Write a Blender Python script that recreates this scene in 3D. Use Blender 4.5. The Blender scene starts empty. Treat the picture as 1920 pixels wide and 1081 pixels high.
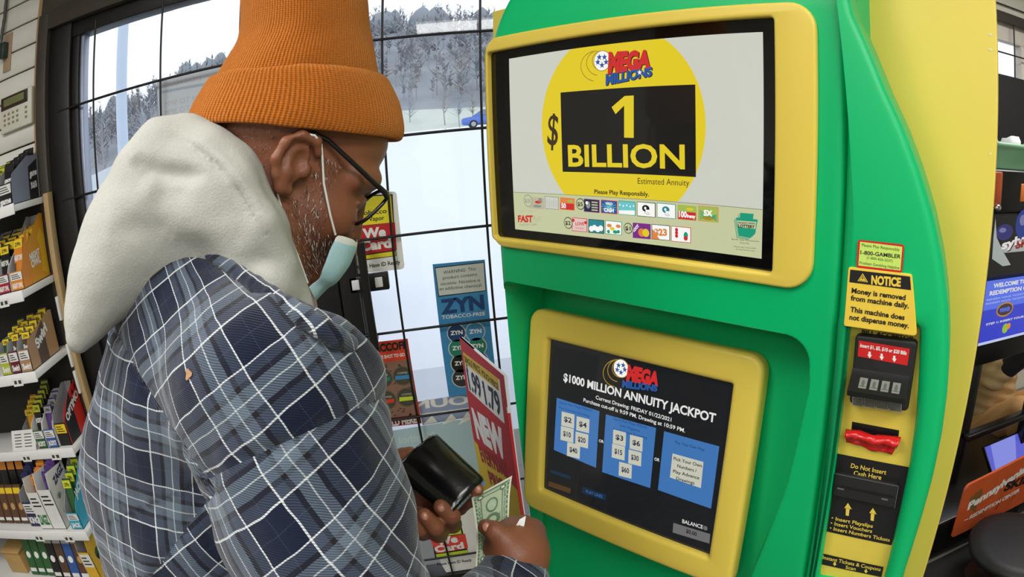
import bpy, bmesh, math, random, os
import numpy as np
from mathutils import Vector, Matrix
random.seed(7)
SC = bpy.context.scene
COL = SC.collection
PARTS = os.environ.get('PARTS', 'all')
def on(k): return PARTS == 'all' or k in PARTS.split(',')

# ------------------------------------------------------------------ camera (fisheye, equisolid, cropped off-centre)
EYE = Vector((0, 0, 1.62))
CAM_ROT = np.array([[0.9360752, 0.1205, -0.3305], [-0.352, 0.2885, -0.8905], [-0.0128, 0.9498, 0.3124]])
_v = np.array([-0.01285686, 0.94986074, 0.31240883]); _h = np.array([0.93607533, 0.11912472, -0.33101703])
_Z = _v / np.linalg.norm(_v); _X = _h - (_h @ _Z) * _Z; _X /= np.linalg.norm(_X); _Y = np.cross(_Z, _X)
CAM_ROT = np.array([_X, _Y, _Z])
cd = bpy.data.cameras.new('camera'); cam = bpy.data.objects.new('camera', cd); COL.objects.link(cam)
mw = Matrix([list(r) + [0] for r in CAM_ROT.tolist()] + [[0, 0, 0, 1]]); mw.translation = EYE
cam.matrix_world = mw
SC.camera = cam
F_PX, PX0, PY0 = 1171.9, 1228.0, 594.5
cd.type = 'PANO'; cd.panorama_type = 'FISHEYE_EQUISOLID'
cd.sensor_fit = 'HORIZONTAL'; cd.sensor_width = 36.0; cd.sensor_height = 36.0 * 1081 / 1920
cd.fisheye_lens = F_PX / 1920 * 36.0; cd.fisheye_fov = math.radians(220)
cd.shift_x = (960 - PX0) / 1920; cd.shift_y = (PY0 - 540.5) / 1081
cd.clip_start = 0.01; cd.clip_end = 600

# ------------------------------------------------------------------ world: overcast winter sky
W = bpy.data.worlds.new('overcast_sky'); SC.world = W; W.use_nodes = True
wn = W.node_tree.nodes; wl = W.node_tree.links
bg = wn['Background']; bg.inputs['Color'].default_value = (0.90, 0.94, 1.0, 1); bg.inputs['Strength'].default_value = 1.35

# ------------------------------------------------------------------ exposure and unseen ceiling lights added to light the room
SC.view_settings.view_transform = 'Standard'; SC.view_settings.look = 'None'
SC.view_settings.exposure = 0.0; SC.view_settings.gamma = 1.0; SC.view_settings.use_curve_mapping = False
SC.render.film_transparent = False
if hasattr(SC, 'cycles'):
    SC.cycles.use_denoising = True
    SC.cycles.max_bounces = 8; SC.cycles.diffuse_bounces = 3; SC.cycles.glossy_bounces = 3
    SC.cycles.transmission_bounces = 6; SC.cycles.transparent_max_bounces = 16
    SC.cycles.sample_clamp_indirect = 4.0
CEIL_Z = 2.75
CEILING_LIGHTS = [(-1.1, 0.2, 1.0), (0.6, -0.6, 1.0), (-1.6, -1.5, 1.0), (2.9, 1.15, 1.25), (0.5, -2.2, .9)]  # panels out of view: added as front fill and to brighten the games corner
LIGHT_POWER = 21.5
for i, (x, y, k) in enumerate(CEILING_LIGHTS):
    l = bpy.data.lights.new('unseen_ceiling_lamp', 'AREA'); l.shape = 'RECTANGLE'; l.size = 1.2; l.size_y = 0.6
    l.energy = LIGHT_POWER * k; l.color = (1.0, 0.985, 0.96)
    o = bpy.data.objects.new('unseen_ceiling_lamp', l); o.location = (x, y, CEIL_Z - 0.09); COL.objects.link(o)
# ------------------------------------------------------------------ helpers
def srgb(c):
    c = [x / 255.0 for x in c]
    return tuple((x / 12.92 if x <= 0.04045 else ((x + 0.055) / 1.055) ** 2.4) for x in c) + (1,)

MATS = {}
def M(name, rgb=None, rough=.5, metal=0, emit=0, spec=.5, coat=0, var=.06, vscale=30, bump=0, bscale=200, alpha=1):
    """a procedural principled material; var = slow tone variation, bump = fine grain"""
    if name in MATS: return MATS[name]
    m = bpy.data.materials.new(name); m.use_nodes = True; MATS[name] = m
    n = m.node_tree.nodes; L = m.node_tree.links; b = n['Principled BSDF']
    col = srgb(rgb)
    b.inputs['Base Color'].default_value = col; b.inputs['Roughness'].default_value = rough
    b.inputs['Metallic'].default_value = metal; b.inputs['Specular IOR Level'].default_value = spec
    b.inputs['Coat Weight'].default_value = coat; b.inputs['Alpha'].default_value = alpha
    tc = n.new('ShaderNodeTexCoord')
    if emit:
        b.inputs['Emission Color'].default_value = col; b.inputs['Emission Strength'].default_value = emit
        b.inputs['Base Color'].default_value = (0.01, 0.01, 0.01, 1)
    elif var:
        t = n.new('ShaderNodeTexNoise'); t.inputs['Scale'].default_value = vscale; t.inputs['Detail'].default_value = 4
        r = n.new('ShaderNodeMapRange'); r.inputs['To Min'].default_value = 1 - var; r.inputs['To Max'].default_value = 1 + var
        h = n.new('ShaderNodeHueSaturation'); h.inputs['Color'].default_value = col
        L.new(tc.outputs['Object'], t.inputs['Vector']); L.new(t.outputs['Fac'], r.inputs['Value'])
        L.new(r.outputs['Result'], h.inputs['Value']); L.new(h.outputs['Color'], b.inputs['Base Color'])
    if bump:
        t2 = n.new('ShaderNodeTexNoise'); t2.inputs['Scale'].default_value = bscale; t2.inputs['Detail'].default_value = 3
        bp = n.new('ShaderNodeBump'); bp.inputs['Strength'].default_value = bump; bp.inputs['Distance'].default_value = .002
        L.new(tc.outputs['Object'], t2.inputs['Vector']); L.new(t2.outputs['Fac'], bp.inputs['Height']); L.new(bp.outputs['Normal'], b.inputs['Normal'])
    return m

def ray(px, py):
    dx, dy = px - PX0, py - PY0; r = math.hypot(dx, dy); th = 2 * math.asin(min(1, r / 2 / F_PX)); s = math.sin(th) / max(r, 1e-9)
    return Vector((CAM_ROT @ np.array([dx * s, -dy * s, -math.cos(th)])).tolist())
def at(px, py, d): return EYE + ray(px, py) * d
def aty(px, py, y): r = ray(px, py); return EYE + r * (y / r.y)

class Plane:
    """a frame standing in the place: origin, right, up, outward"""
    def __init__(s, o, x, n, y=None):
        s.o = Vector(o); s.n = Vector(n).normalized(); s.x = Vector(x).normalized()
        s.y = s.n.cross(s.x).normalized(); s.x = s.y.cross(s.n).normalized()
    def loc(s, px, py, c=0):
        r = ray(px, py); p0 = s.o + s.n * c
        P = EYE + r * ((p0 - EYE).dot(s.n) / r.dot(s.n)); d = P - s.o
        return (d.dot(s.x), d.dot(s.y))
    def pt(s, a, b, c=0): return s.o + s.x * a + s.y * b + s.n * c

def link_mesh(name, verts, faces, mats, midx=None, parent=None, smooth=False, kind=None, uv=None):
    vs = [Vector(v) for v in verts]
    if not vs: return None
    lo = Vector([min(v[i] for v in vs) for i in range(3)]); hi = Vector([max(v[i] for v in vs) for i in range(3)])
    c = (lo + hi) / 2
    me = bpy.data.meshes.new(name); me.from_pydata([tuple(v - c) for v in vs], [], faces)
    if not isinstance(mats, (list, tuple)): mats = [mats]
    for m in mats: me.materials.append(m)
    if midx is not None: me.polygons.foreach_set('material_index', midx)
    if smooth: me.polygons.foreach_set('use_smooth', [True] * len(me.polygons))
    me.validate(); me.update()
    o = bpy.data.objects.new(name, me); COL.objects.link(o); o.location = c
    if parent is not None: setparent(o, parent)
    if kind: o['kind'] = kind
    return o
def setparent(o, parent):
    o.parent = parent; o.matrix_parent_inverse = wmat(parent).inverted()
def wmat(o):
    m = Matrix.LocRotScale(o.location, o.rotation_euler, o.scale)
    return wmat(o.parent) @ o.matrix_parent_inverse @ m if o.parent else m
def tag(o, label=None, cat=None, group=None, kind=None):
    if label: o['label'] = label
    if cat: o['category'] = cat
    if group: o['group'] = group
    if kind: o['kind'] = kind
    return o
def thing(name, label, cat, loc, group=None):
    o = bpy.data.objects.new(name, None); COL.objects.link(o); o.location = loc; o.empty_display_size = .05
    return tag(o, label, cat, group)

class MB:
    """collects shapes (with material slots) and links them as ONE mesh"""
    def __init__(s): s.v = []; s.f = []; s.mi = []; s.mats = []; s.sm = []
    def slot(s, m):
        if m not in s.mats: s.mats.append(m)
        return s.mats.index(m)
    def add(s, vs, fs, m, smooth=False):
        b = len(s.v); s.v += [Vector(v) for v in vs]; k = s.slot(m)
        for f in fs: s.f.append([b + i for i in f]); s.mi.append(k); s.sm.append(smooth)
    def box(s, lo, hi, m, pl=None):
        P = [(x, y, z) for z in (lo[2], hi[2]) for y in (lo[1], hi[1]) for x in (lo[0], hi[0])]
        if pl: P = [pl.pt(*p) for p in P]
        s.add(P, [(0, 2, 3, 1), (4, 5, 7, 6), (0, 1, 5, 4), (2, 6, 7, 3), (0, 4, 6, 2), (1, 3, 7, 5)], m)
    def rbox(s, lo, hi, m, r=.004, pl=None, seg=2):
        bm = bmesh.new(); bmesh.ops.create_cube(bm, size=1)
        for v in bm.verts: v.co = Vector([(lo[i] + hi[i]) / 2 + v.co[i] * (hi[i] - lo[i]) for i in range(3)])
        bmesh.ops.bevel(bm, geom=bm.edges[:], offset=r, segments=seg, affect='EDGES', profile=.5)
        s.bm(bm, m, pl, True)
    def bm(s, bm, m, pl=None, smooth=False, mat=None):
        bm.verts.ensure_lookup_table(); bm.verts.index_update()
        vs = [v.co.copy() for v in bm.verts]
        if mat is not None: vs = [mat @ v for v in vs]
        if pl: vs = [pl.pt(*v) for v in vs]
        s.add(vs, [[v.index for v in f.verts] for f in bm.faces], m, smooth); bm.free()
    def tube(s, pts, r, m, seg=10, cap=True):
        pts = [Vector(p) for p in pts]; rs = r if isinstance(r, (list, tuple)) else [r] * len(pts)
        rings = []; up = None
        for i, p in enumerate(pts):
            t = (pts[min(i + 1, len(pts) - 1)] - pts[max(i - 1, 0)]).normalized()
            if up is None: up = t.orthogonal().normalized()
            up = (up - t * up.dot(t)).normalized(); w = t.cross(up)
            rings.append([p + (up * math.cos(a) + w * math.sin(a)) * rs[i] for a in [2 * math.pi * k / seg for k in range(seg)]])
        s.loft(rings, m, cap=cap)
    def loft(s, rings, m, cap=True, closed=True, smooth=True):
        n = len(rings[0]); vs = [v for r in rings for v in r]; fs = []
        for i in range(len(rings) - 1):
            for k in range(n if closed else n - 1):
                a, b = i * n + k, i * n + (k + 1) % n
                fs.append((a, b, b + n, a + n))
        s.add(vs, fs, m, smooth)
        if cap:
            s.add(rings[0], [tuple(reversed(range(n)))], m); s.add(rings[-1], [tuple(range(n))], m)
    def ball(s, c, r, m, seg=16, rot=None):
        bm = bmesh.new(); bmesh.ops.create_uvsphere(bm, u_segments=seg, v_segments=max(6, seg // 2), radius=1)
        rr = r if isinstance(r, (tuple, list)) else (r, r, r)
        mt = Matrix.Translation(c) @ (rot if rot is not None else Matrix()) @ Matrix.Diagonal((*rr, 1))
        s.bm(bm, m, None, True, mt)
    def build(s, name, parent=None, kind=None):
        o = link_mesh(name, s.v, s.f, s.mats, s.mi, parent, False, kind)
        if o:
            o.data.polygons.foreach_set('use_smooth', s.sm[:len(o.data.polygons)] if len(s.sm) == len(o.data.polygons) else [False] * len(o.data.polygons))
        return o

def rounded(pts, rad, n=7):
    """round the corners of a polygon; rad = one radius or one per corner"""
    out = []; N = len(pts)
    for i, p in enumerate(pts):
        r = rad[i] if isinstance(rad, (list, tuple)) else rad
        p = Vector((p[0], p[1])); a = Vector(pts[i - 1][:2]) - p; b = Vector(pts[(i + 1) % N][:2]) - p
        if r <= 0: out.append(tuple(p)); continue
        ang = a.angle(b); t = min(r / math.tan(ang / 2), a.length * .49, b.length * .49); r = t * math.tan(ang / 2)
        a.normalize(); b.normalize(); c = p + (a + b).normalized() * (r / math.sin(ang / 2))
        s = p + a * t - c; e = p + b * t - c
        a0 = math.atan2(s.y, s.x); d = math.atan2(e.y, e.x) - a0
        while d > math.pi: d -= 2 * math.pi
        while d < -math.pi: d += 2 * math.pi
        for k in range(n + 1):
            q = a0 + d * k / n; out.append((c.x + r * math.cos(q), c.y + r * math.sin(q)))
    return out

def curve_plate(outlines, thick, bevel, res=3):
    """filled, bevelled slab of 2D outlines (first outer, others holes): verts, faces; front face at z=0"""
    cu = bpy.data.curves.new('t', 'CURVE'); cu.dimensions = '2D'; cu.fill_mode = 'BOTH'
    for pts in outlines:
        sp = cu.splines.new('POLY'); sp.points.add(len(pts) - 1); sp.use_cyclic_u = True
        for q, p in zip(sp.points, pts): q.co = (p[0], p[1], 0, 1)
    cu.extrude = max(thick / 2 - bevel, 1e-5); cu.bevel_depth = bevel; cu.bevel_resolution = res; cu.offset = -bevel
    o = bpy.data.objects.new('t', cu); COL.objects.link(o); dg = bpy.context.evaluated_depsgraph_get()
    me = o.evaluated_get(dg).to_mesh()
    vs = [(v.co.x, v.co.y, v.co.z - thick / 2) for v in me.vertices]; fs = [list(p.vertices) for p in me.polygons]
    o.evaluated_get(dg).to_mesh_clear(); bpy.data.objects.remove(o); bpy.data.curves.remove(cu)
    return vs, fs
def plate(name, pl, outlines, c, thick, bevel, m, parent=None, kind=None):
    vs, fs = curve_plate(outlines, thick, bevel)
    mb = MB(); mb.add([pl.pt(x, y, c + z) for x, y, z in vs], fs, m, False); o = mb.build(name, parent, kind)
    shade_auto(o); return o
def shade_auto(o, ang=35):
    bm = bmesh.new(); bm.from_mesh(o.data); bmesh.ops.remove_doubles(bm, verts=bm.verts[:], dist=1e-5)
    lim = math.radians(ang)
    for f in bm.faces: f.smooth = True
    for e in bm.edges:
        if len(e.link_faces) == 2 and e.calc_face_angle(0) > lim: e.smooth = False
    bmesh.ops.recalc_face_normals(bm, faces=bm.faces[:])
    bm.to_mesh(o.data); bm.free()

_TXT = {}
def text_mesh(s, bold=0.0, spacing=1.0):
    k = (s, bold, spacing)
    if k in _TXT: return _TXT[k]
    cu = bpy.data.curves.new('t', 'FONT'); cu.body = s; cu.size = 1; cu.offset = bold; cu.space_character = spacing; cu.resolution_u = 3
    o = bpy.data.objects.new('t', cu); COL.objects.link(o); dg = bpy.context.evaluated_depsgraph_get(); dg.update()
    me = o.evaluated_get(dg).to_mesh(); vs = [(v.co.x, v.co.y) for v in me.vertices]; fs = [list(p.vertices) for p in me.polygons]
    o.evaluated_get(dg).to_mesh_clear(); bpy.data.objects.remove(o); bpy.data.curves.remove(cu)
    x0 = min((v[0] for v in vs), default=0); x1 = max((v[0] for v in vs), default=1)
    _TXT[k] = ([((x - x0) / max(x1 - x0, 1e-6), y / .729) for x, y in vs], fs); return _TXT[k]

class Art(MB):
    """print on a plane: layers a fraction of a millimetre apart, in the plane's own metres; q maps crop pixels of the survey to plane metres"""
    STEP = .00025
    def __init__(s, pl, c=0, q=None): super().__init__(); s.pl = pl; s.c = c; s.q = q or (lambda x, y: (x, y))
    def L(s, p): return s.pl.loc(*s.q(*p), s.c)
    def flat(s, pts, m, lev=0, clip=None):
        if clip: pts = [(min(max(a, clip[0]), clip[2]), min(max(b, clip[1]), clip[3])) for a, b in pts]
        ar = sum(pts[i - 1][0] * pts[i][1] - pts[i][0] * pts[i - 1][1] for i in range(len(pts)))
        if ar < 0: pts = pts[::-1]
        s.add([s.pl.pt(a, b, s.c + lev * s.STEP) for a, b in pts], [list(range(len(pts)))], m)
    def poly(s, pix, m, lev=0, clip=None): s.flat([s.L(p) for p in pix], m, lev, clip)
    def rect(s, p0, p1, m, lev=0):
        a, b = s.L(p0); c, d = s.L(p1); s.flat([(a, d), (c, d), (c, b), (a, b)], m, lev)
    def disc(s, c, r, m, lev=0, ry=None, n=40, local=False, clip=None):
        if not local:
            a = s.L(c); b = s.L((c[0] + r, c[1])); e = s.L((c[0], c[1] - (ry or r)))
            R = math.hypot(b[0] - a[0], b[1] - a[1]); RY = math.hypot(e[0] - a[0], e[1] - a[1]) if ry else R
        else: a, R, RY = c, r, ry or r
        s.flat([(a[0] + R * math.cos(2 * math.pi * k / n), a[1] + RY * math.sin(2 * math.pi * k / n)) for k in range(n)], m, lev, clip)
    def star(s, c, r, m, lev=0, rot=math.pi / 2):
        a = s.L(c); b = s.L((c[0] + r, c[1])); R = math.hypot(b[0] - a[0], b[1] - a[1])
        P = [(a[0] + R * (1 if k % 2 == 0 else .42) * math.cos(rot + math.pi * k / 5), a[1] + R * (1 if k % 2 == 0 else .42) * math.sin(rot + math.pi * k / 5)) for k in range(10)]
        for k in range(5): s.flat([a, P[2 * k - 1], P[2 * k], P[2 * k + 1]], m, lev)
    def text(s, t, p0, p1, h, m, lev=1, bold=.0, shear=0, mirror=False, spacing=1.0, hend=None):
        a = Vector(s.L(p0)); b = Vector(s.L(p1)); mid = ((p0[0] + p1[0]) / 2, (p0[1] + p1[1]) / 2)
        H = abs(s.L((mid[0], mid[1] - h))[1] - s.L(mid)[1]); s.ltext(t, a, b, H, m, lev, bold, shear, mirror, spacing, hend)
    def ltext(s, t, a, b, H, m, lev=1, bold=.0, shear=0, mirror=False, spacing=1.0, hend=None):
        vs, fs = text_mesh(t, bold, spacing); a = Vector(a); b = Vector(b); d = b - a; e = d.normalized(); u = Vector((-e.y, e.x)) 
        if u.y < 0: u = -u
        out = []
        for x, y in vs:
            if mirror: x = 1 - x
            k = 1 if hend is None else 1 + (hend - 1) * x
            p = a + d * x + u * (y * H * k) + e * (shear * y * H); out.append(s.pl.pt(p.x, p.y, s.c + lev * s.STEP))
        s.add(out, fs, m)
    def line(s, p0, p1, w, m, lev=1):
        a = Vector(s.L(p0)); b = Vector(s.L(p1)); n = Vector((-(b - a).y, (b - a).x)).normalized() * w / 2
        s.flat([tuple(a + n), tuple(b + n), tuple(b - n), tuple(a - n)], m, lev)
def crop(ox, oy, sc): return lambda x, y: (ox + x * sc, oy + y * sc)
# ------------------------------------------------------------------ the room
FLOOR = -0.12
DY = 1.97                                   # plane of the shop front
def schlick(n, L):
    lw = n.new('ShaderNodeLayerWeight'); p = n.new('ShaderNodeMath'); p.operation = 'POWER'; p.inputs[1].default_value = 5; a = n.new('ShaderNodeMath'); a.operation = 'MULTIPLY_ADD'; a.inputs[1].default_value = .9; a.inputs[2].default_value = .035
    lw.inputs['Blend'].default_value = .5; L.new(lw.outputs['Facing'], p.inputs[0]); L.new(p.outputs[0], a.inputs[0]); return a
def glass_mat():
    m = bpy.data.materials.new('window_glass'); m.use_nodes = True; n = m.node_tree.nodes; L = m.node_tree.links; n.clear()
    o = n.new('ShaderNodeOutputMaterial'); mx = n.new('ShaderNodeMixShader'); t = n.new('ShaderNodeBsdfTransparent'); g = n.new('ShaderNodeBsdfGlossy')
    f = schlick(n, L); g.inputs['Roughness'].default_value = .02
    t.inputs['Color'].default_value = (.95, .97, .98, 1)
    L.new(f.outputs[0], mx.inputs[0]); L.new(t.outputs[0], mx.inputs[1]); L.new(g.outputs[0], mx.inputs[2]); L.new(mx.outputs[0], o.inputs[0]); return m
GLASS = glass_mat()
black_frame = M('black_painted_metal', (15, 14, 15), .45, var=.25, vscale=12, bump=.3, bscale=90)
dark_brown = M('worn_dark_bronze', (62, 56, 49), .5, var=.3, vscale=14, bump=.3, bscale=70)
white_panel = M('white_slatwall', (226, 224, 216), .5, var=.03)
wood_edge = M('bare_slat_edge', (170, 140, 96), .7)
groove = M('slat_groove', (60, 44, 38), .8)
cream = M('cream_wall_paint', (222, 218, 204), .7)
floor_m = M('grey_floor_tile', (120, 116, 110), .4, var=.1, vscale=4)
ceil_m = M('white_ceiling_tile', (232, 230, 224), .8)
black_bar = M('black_bar_paint', (16, 16, 18), .4)
alu = M('pale_aluminium', (170, 178, 200), .35, metal=.4)
paper = M('white_paper', (232, 234, 236), .6, var=.02)

def S(name, lo, hi, m):
    mb = MB(); mb.box(lo, hi, m); return mb.build(name, None, 'structure')
S('floor', (-4, -3.2, FLOOR - .1), (4.6, 3.3, FLOOR), floor_m)
S('ceiling', (-4, -3.2, CEIL_Z), (4.6, 3.3, CEIL_Z + .1), ceil_m)
S('wall_rear', (-4, -3.3, FLOOR), (4.6, -3.2, CEIL_Z), cream)
S('wall_right', (4.6, -3.2, FLOOR), (4.7, 3.3, CEIL_Z), cream)
# slatwall to the left of the door
mb = MB()
mb.box((-4, 1.965, FLOOR), (-1.515, 2.06, CEIL_Z), groove)
z = 2.299 - .0905 * 26
while z < CEIL_Z:
    z0, z1 = max(z + .007, FLOOR), min(z + .0905, CEIL_Z)
    if z1 > FLOOR: mb.rbox((-4, 1.945, z0), (-1.518, 1.968, z1), white_panel, .002, seg=1)
    z += .0905
mb.box((-1.518, 1.948, FLOOR), (-1.500, 2.06, CEIL_Z), wood_edge)
mb.build('wall_left', None, 'structure')
S('wall_far_left', (-4.1, -3.3, FLOOR), (-4, 2.06, CEIL_Z), cream)
S('wall_front', (1.30, DY - .01, FLOOR), (1.42, 3.2, CEIL_Z), cream)
# shop-front opening: header above
S('trim_1', (-1.5, 1.95, 2.30), (1.42, 2.1, CEIL_Z), dark_brown)

# glazed panel on the left of the entrance
def bars(name, xs, zs, x0, x1, z0, z1, parent):
    for z in zs:
        b = MB(); b.tube([(x0, DY - .012, z), (x1, DY - .012, z)], .0045, black_bar, 8); b.build('security_bar', parent)
    for x in xs:
        b = MB(); b.tube([(x, DY - .004, z0), (x, DY - .004, z1)], .004, black_bar, 8); b.build('security_bar', parent)
ZB = [1.62 + (1.776 - .1573 * k - 1.62) * DY for k in range(-1, 11)]
mb = MB()
mb.rbox((-1.499, 1.93, FLOOR), (-1.445, 2.08, 2.30), dark_brown, .004)
mb.rbox((-1.447, 1.955, FLOOR), (-1.335, 2.06, 2.30), black_frame, .006)
mb.rbox((-1.337, 1.972, FLOOR), (-1.300, 2.05, 2.30), black_frame, .004)
mb.rbox((-1.302, 1.985, FLOOR), (-1.286, 2.03, 2.19), alu, .003)
mb.rbox((-1.447, 1.93, 2.235), (-.24, 2.08, 2.305), dark_brown, .004)
mb.rbox((-1.337, 1.965, 2.178), (-.24, 2.05, 2.24), black_frame, .004)
mb.rbox((-1.337, 1.965, FLOOR), (-.42, 2.05, FLOOR + .1), black_frame, .004)
mb.rbox((-.445, 1.955, FLOOR), (-.335, 2.06, 2.24), black_frame, .006)
win = mb.build('window_1', None, 'structure')
g = MB(); g.box((-1.29, 2.004, FLOOR + .09), (-.43, 2.010, 2.185), GLASS); g.build('glass_pane', win)
bars('left', [-1.221, -.924, -.62], [z for z in ZB if FLOOR + .1 < z < 2.2], -1.40, -.40, FLOOR + .05, 2.21, win)

# the door leaf on the right
mb = MB()
mb.rbox((-.333, 1.955, FLOOR), (-.268, 2.06, 2.24), black_frame, .006)
mb.rbox((-.27, 1.985, FLOOR), (-.255, 2.03, 2.2), alu, .003)
mb.rbox((-.25, 1.965, 2.178), (1.30, 2.05, 2.30), black_frame, .004)
mb.rbox((-.25, 1.965, FLOOR), (1.22, 2.05, -.03), black_frame, .004)
mb.rbox((1.20, 1.955, FLOOR), (1.30, 2.06, 2.24), black_frame, .006)
door = mb.build('door_1', None, 'structure')
g = MB(); g.box((-.25, 2.004, -.04), (1.205, 2.010, 2.185), GLASS); g.build('glass_pane', door)
bars('right', [-.141, .168, .475, .78, 1.09], [z for z in ZB if -.05 < z < 2.2], -.30, 1.24, -.05, 2.21, door)
h = MB()
h.tube([(-.236, 1.90, .965), (-.238, 1.90, 1.31)], .0135, black_bar, 12)
h.tube([(-.236, 1.90, 1.29), (-.236, 1.955, 1.29)], .011, black_bar, 10); h.tube([(-.236, 1.90, .99), (-.236, 1.955, .99)], .011, black_bar, 10)
ho = h.build('door_handle', door)
lk = MB(); PD = Plane((0, 1.984, 0), (1, 0, 0), (0, -1, 0))
a0 = PD.loc(668, 524, .02); a1 = PD.loc(731, 541, .02)
lk.rbox((-.30, 1.955, a1[1]), (a1[0], 1.985, a0[1] + .012), black_bar, .004)
lk.rbox((a1[0] - .045, 1.951, a1[1] + .012), (a1[0] - .02, 1.957, a0[1] + .001), paper, .002)
lk.rbox((-.29, 1.951, a1[1] + .012), (-.265, 1.957, a0[1] + .001), paper, .002)
lk.build('lock_case', door)

# ------------------------------------------------------------------ notices on the glass
red = M('print_red', (196, 30, 38), .5); yellow = M('print_yellow', (236, 222, 40), .5); ink = M('print_black', (22, 22, 24), .5)
white = M('print_white', (240, 240, 238), .5, var=.02); lime = M('print_lime', (196, 222, 60), .5); orange = M('print_orange_red', (214, 66, 36), .5)
sky = M('print_sky_blue', (62, 140, 196), .5); navy = M('print_navy', (28, 66, 120), .5); palegrn = M('print_pale_grey_green', (206, 214, 210), .5)
tan = M('print_coffee_tan', (140, 104, 88), .5, var=.12, vscale=60); dkbrown = M('print_dark_brown', (70, 54, 46), .5)
grey = M('print_grey', (150, 154, 156), .5); teal = M('print_teal', (36, 128, 112), .5); charcoal = M('print_charcoal', (52, 54, 60), .5)

def sheet(pl, pix, q, m, th=.0015, rad=0, c=0):
    """an Art with its backing card cut to the outline"""
    a = Art(pl, c, q); P = [a.L(p) for p in pix]
    if rad: P = rounded(P, rad)
    vs, fs = curve_plate([P], th, 0); a.add([pl.pt(x, y, c - .0001 + z) for x, y, z in vs], fs, m); return a
if on('posters'):
    q = crop(640, 340, 400 / 940)
    # age-check sign at eye height
    a = sheet(PD, [(20, 52), (243, 44), (280, 385), (55, 408)], q, white, rad=.012, c=.003)
    a.poly([(60, 62), (226, 56), (243, 328), (82, 350)], ink, 1); a.poly([(64, 68), (220, 62), (229, 180), (70, 196)], yellow, 2)
    a.poly([(60, 200), (236, 180), (244, 300), (70, 326)], red, 3); a.poly([(76, 330), (238, 306), (240, 326), (80, 345)], yellow, 2)
    a.text('Tobacco', (78, 150), (200, 138), 20, ink, 3, .02); a.text('or Vapor', (90, 178), (190, 168), 20, ink, 3, .02)
    a.text('We', (96, 252), (198, 240), 44, white, 4, .05); a.text('Card', (84, 306), (222, 288), 44, white, 4, .05)
    a.text('Please Have ID Ready', (64, 388), (260, 362), 18, ink, 2, .02)
    tag(a.build('age_check_sign'), 'white rounded age-check sign with red We Card block stuck high on the glass door', 'sign')
    # nicotine pouch poster
    a = sheet(PD, [(402, 365), (632, 344), (690, 925), (474, 948)], q, sky, c=.003)
    a.poly([(412, 378), (630, 354), (638, 482), (428, 508)], ink, 1); a.poly([(415, 382), (627, 358), (635, 479), (431, 503)], palegrn, 2)
    for t, y, x0, x1 in (('WARNING  This', 408, 450, 592), ('product contains', 432, 448, 598), ('nicotine. Nicotine is', 458, 438, 612), ('an addictive chemical.', 480, 432, 622)):
        a.text(t, (x0, y), (x1, y - 18), 15, charcoal, 3)
    a.text('ZYN', (440, 582), (632, 558), 62, navy, 2, .05); a.text('TOBACCO-FREE', (444, 606), (634, 588), 16, white, 2, .01)
    for (x, y, m, r) in ((507, 668, navy, 38), (590, 662, sky, 40), (515, 735, teal, 40), (525, 802, ink, 40), (530, 865, charcoal, 40), (598, 726, teal, 40), (606, 790, navy, 40), (612, 852, charcoal, 40)):
        a.disc((x, y), r + 4, palegrn, 2); a.disc((x, y), r, m, 3); a.text('ZYN', (x - 26, y + 8), (x + 28, y + 3), 18, white, 4, .04)
    tag(a.build('pouch_poster'), 'tall blue poster with a boxed warning and round tins on the glass door', 'poster')
    # coffee pouch poster
    a = sheet(PD, [(112, 712), (292, 692), (354, 1065), (182, 1084)], q, orange, c=.003)
    a.poly([(128, 805), (304, 782), (338, 1028), (168, 1050)], tan, 1)
    a.text('BACCOFF', (128, 755), (290, 734), 34, ink, 2, .05); a.text('COFFEE SHOT TO GO', (136, 786), (280, 768), 15, white, 2, .03)
    a.poly([(172, 1046), (346, 1026), (350, 1062), (180, 1082)], M('print_deep_red', (120, 28, 24), .5), 1)
    a.text('SOLD HERE', (188, 1080), (334, 1060), 28, white, 3, .05)
    for (x, y, m) in ((183, 866, teal), (270, 856, sky), (200, 962, orange), (288, 950, lime)):
        a.disc((x, y), 44, M('print_olive_grey', (92, 92, 74), .5), 2); a.disc((x, y), 38, dkbrown, 3); a.disc((x, y), 34, M('print_olive_dark', (74, 74, 58), .5), 4)
        a.poly([(x - 33, y), (x + 33, y - 6), (x + 33, y + 10), (x - 32, y + 18)], m, 5); a.text('COFFEE', (x - 22, y - 8), (x + 22, y - 12), 8, palegrn, 5)
    rnd = random.Random(3)
    for _ in range(46):
        x, y = rnd.uniform(140, 330), rnd.uniform(800, 1030)
        if 128 + (y - 805) * .17 < x < 296 + (y - 782) * .14: a.disc((x, y), 5, dkbrown, 1.5, ry=3, n=8)
    tag(a.build('coffee_poster'), 'red-orange poster with a tan middle and four round tins low on the door', 'poster')
    # lower age-check sticker
    q5 = crop(700, 700, 360 / 1021)
    a = sheet(PD, [(282, 735), (452, 715), (562, 716), (604, 1040), (400, 1076), (360, 1010)], q5, white, c=.003)
    a.poly([(290, 762), (452, 742), (508, 962), (330, 986)], ink, 1); a.poly([(294, 768), (448, 750), (470, 850), (310, 872)], lime, 2)
    a.poly([(302, 880), (488, 850), (504, 926), (336, 956)], M('print_coral', (226, 74, 66), .5), 3); a.poly([(332, 960), (500, 936), (504, 956), (338, 980)], lime, 2)
    a.text('Tobacco', (330, 832), (442, 818), 18, ink, 3, .02); a.text('or Vapor', (344, 856), (432, 846), 18, ink, 3, .02)
    a.text('We', (338, 912), (452, 892), 38, white, 4, .05); a.text('Card', (330, 950), (484, 926), 34, white, 4, .05)
    a.text('Please Have ID Ready', (340, 1020), (524, 996), 16, ink, 2, .02)
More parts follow.
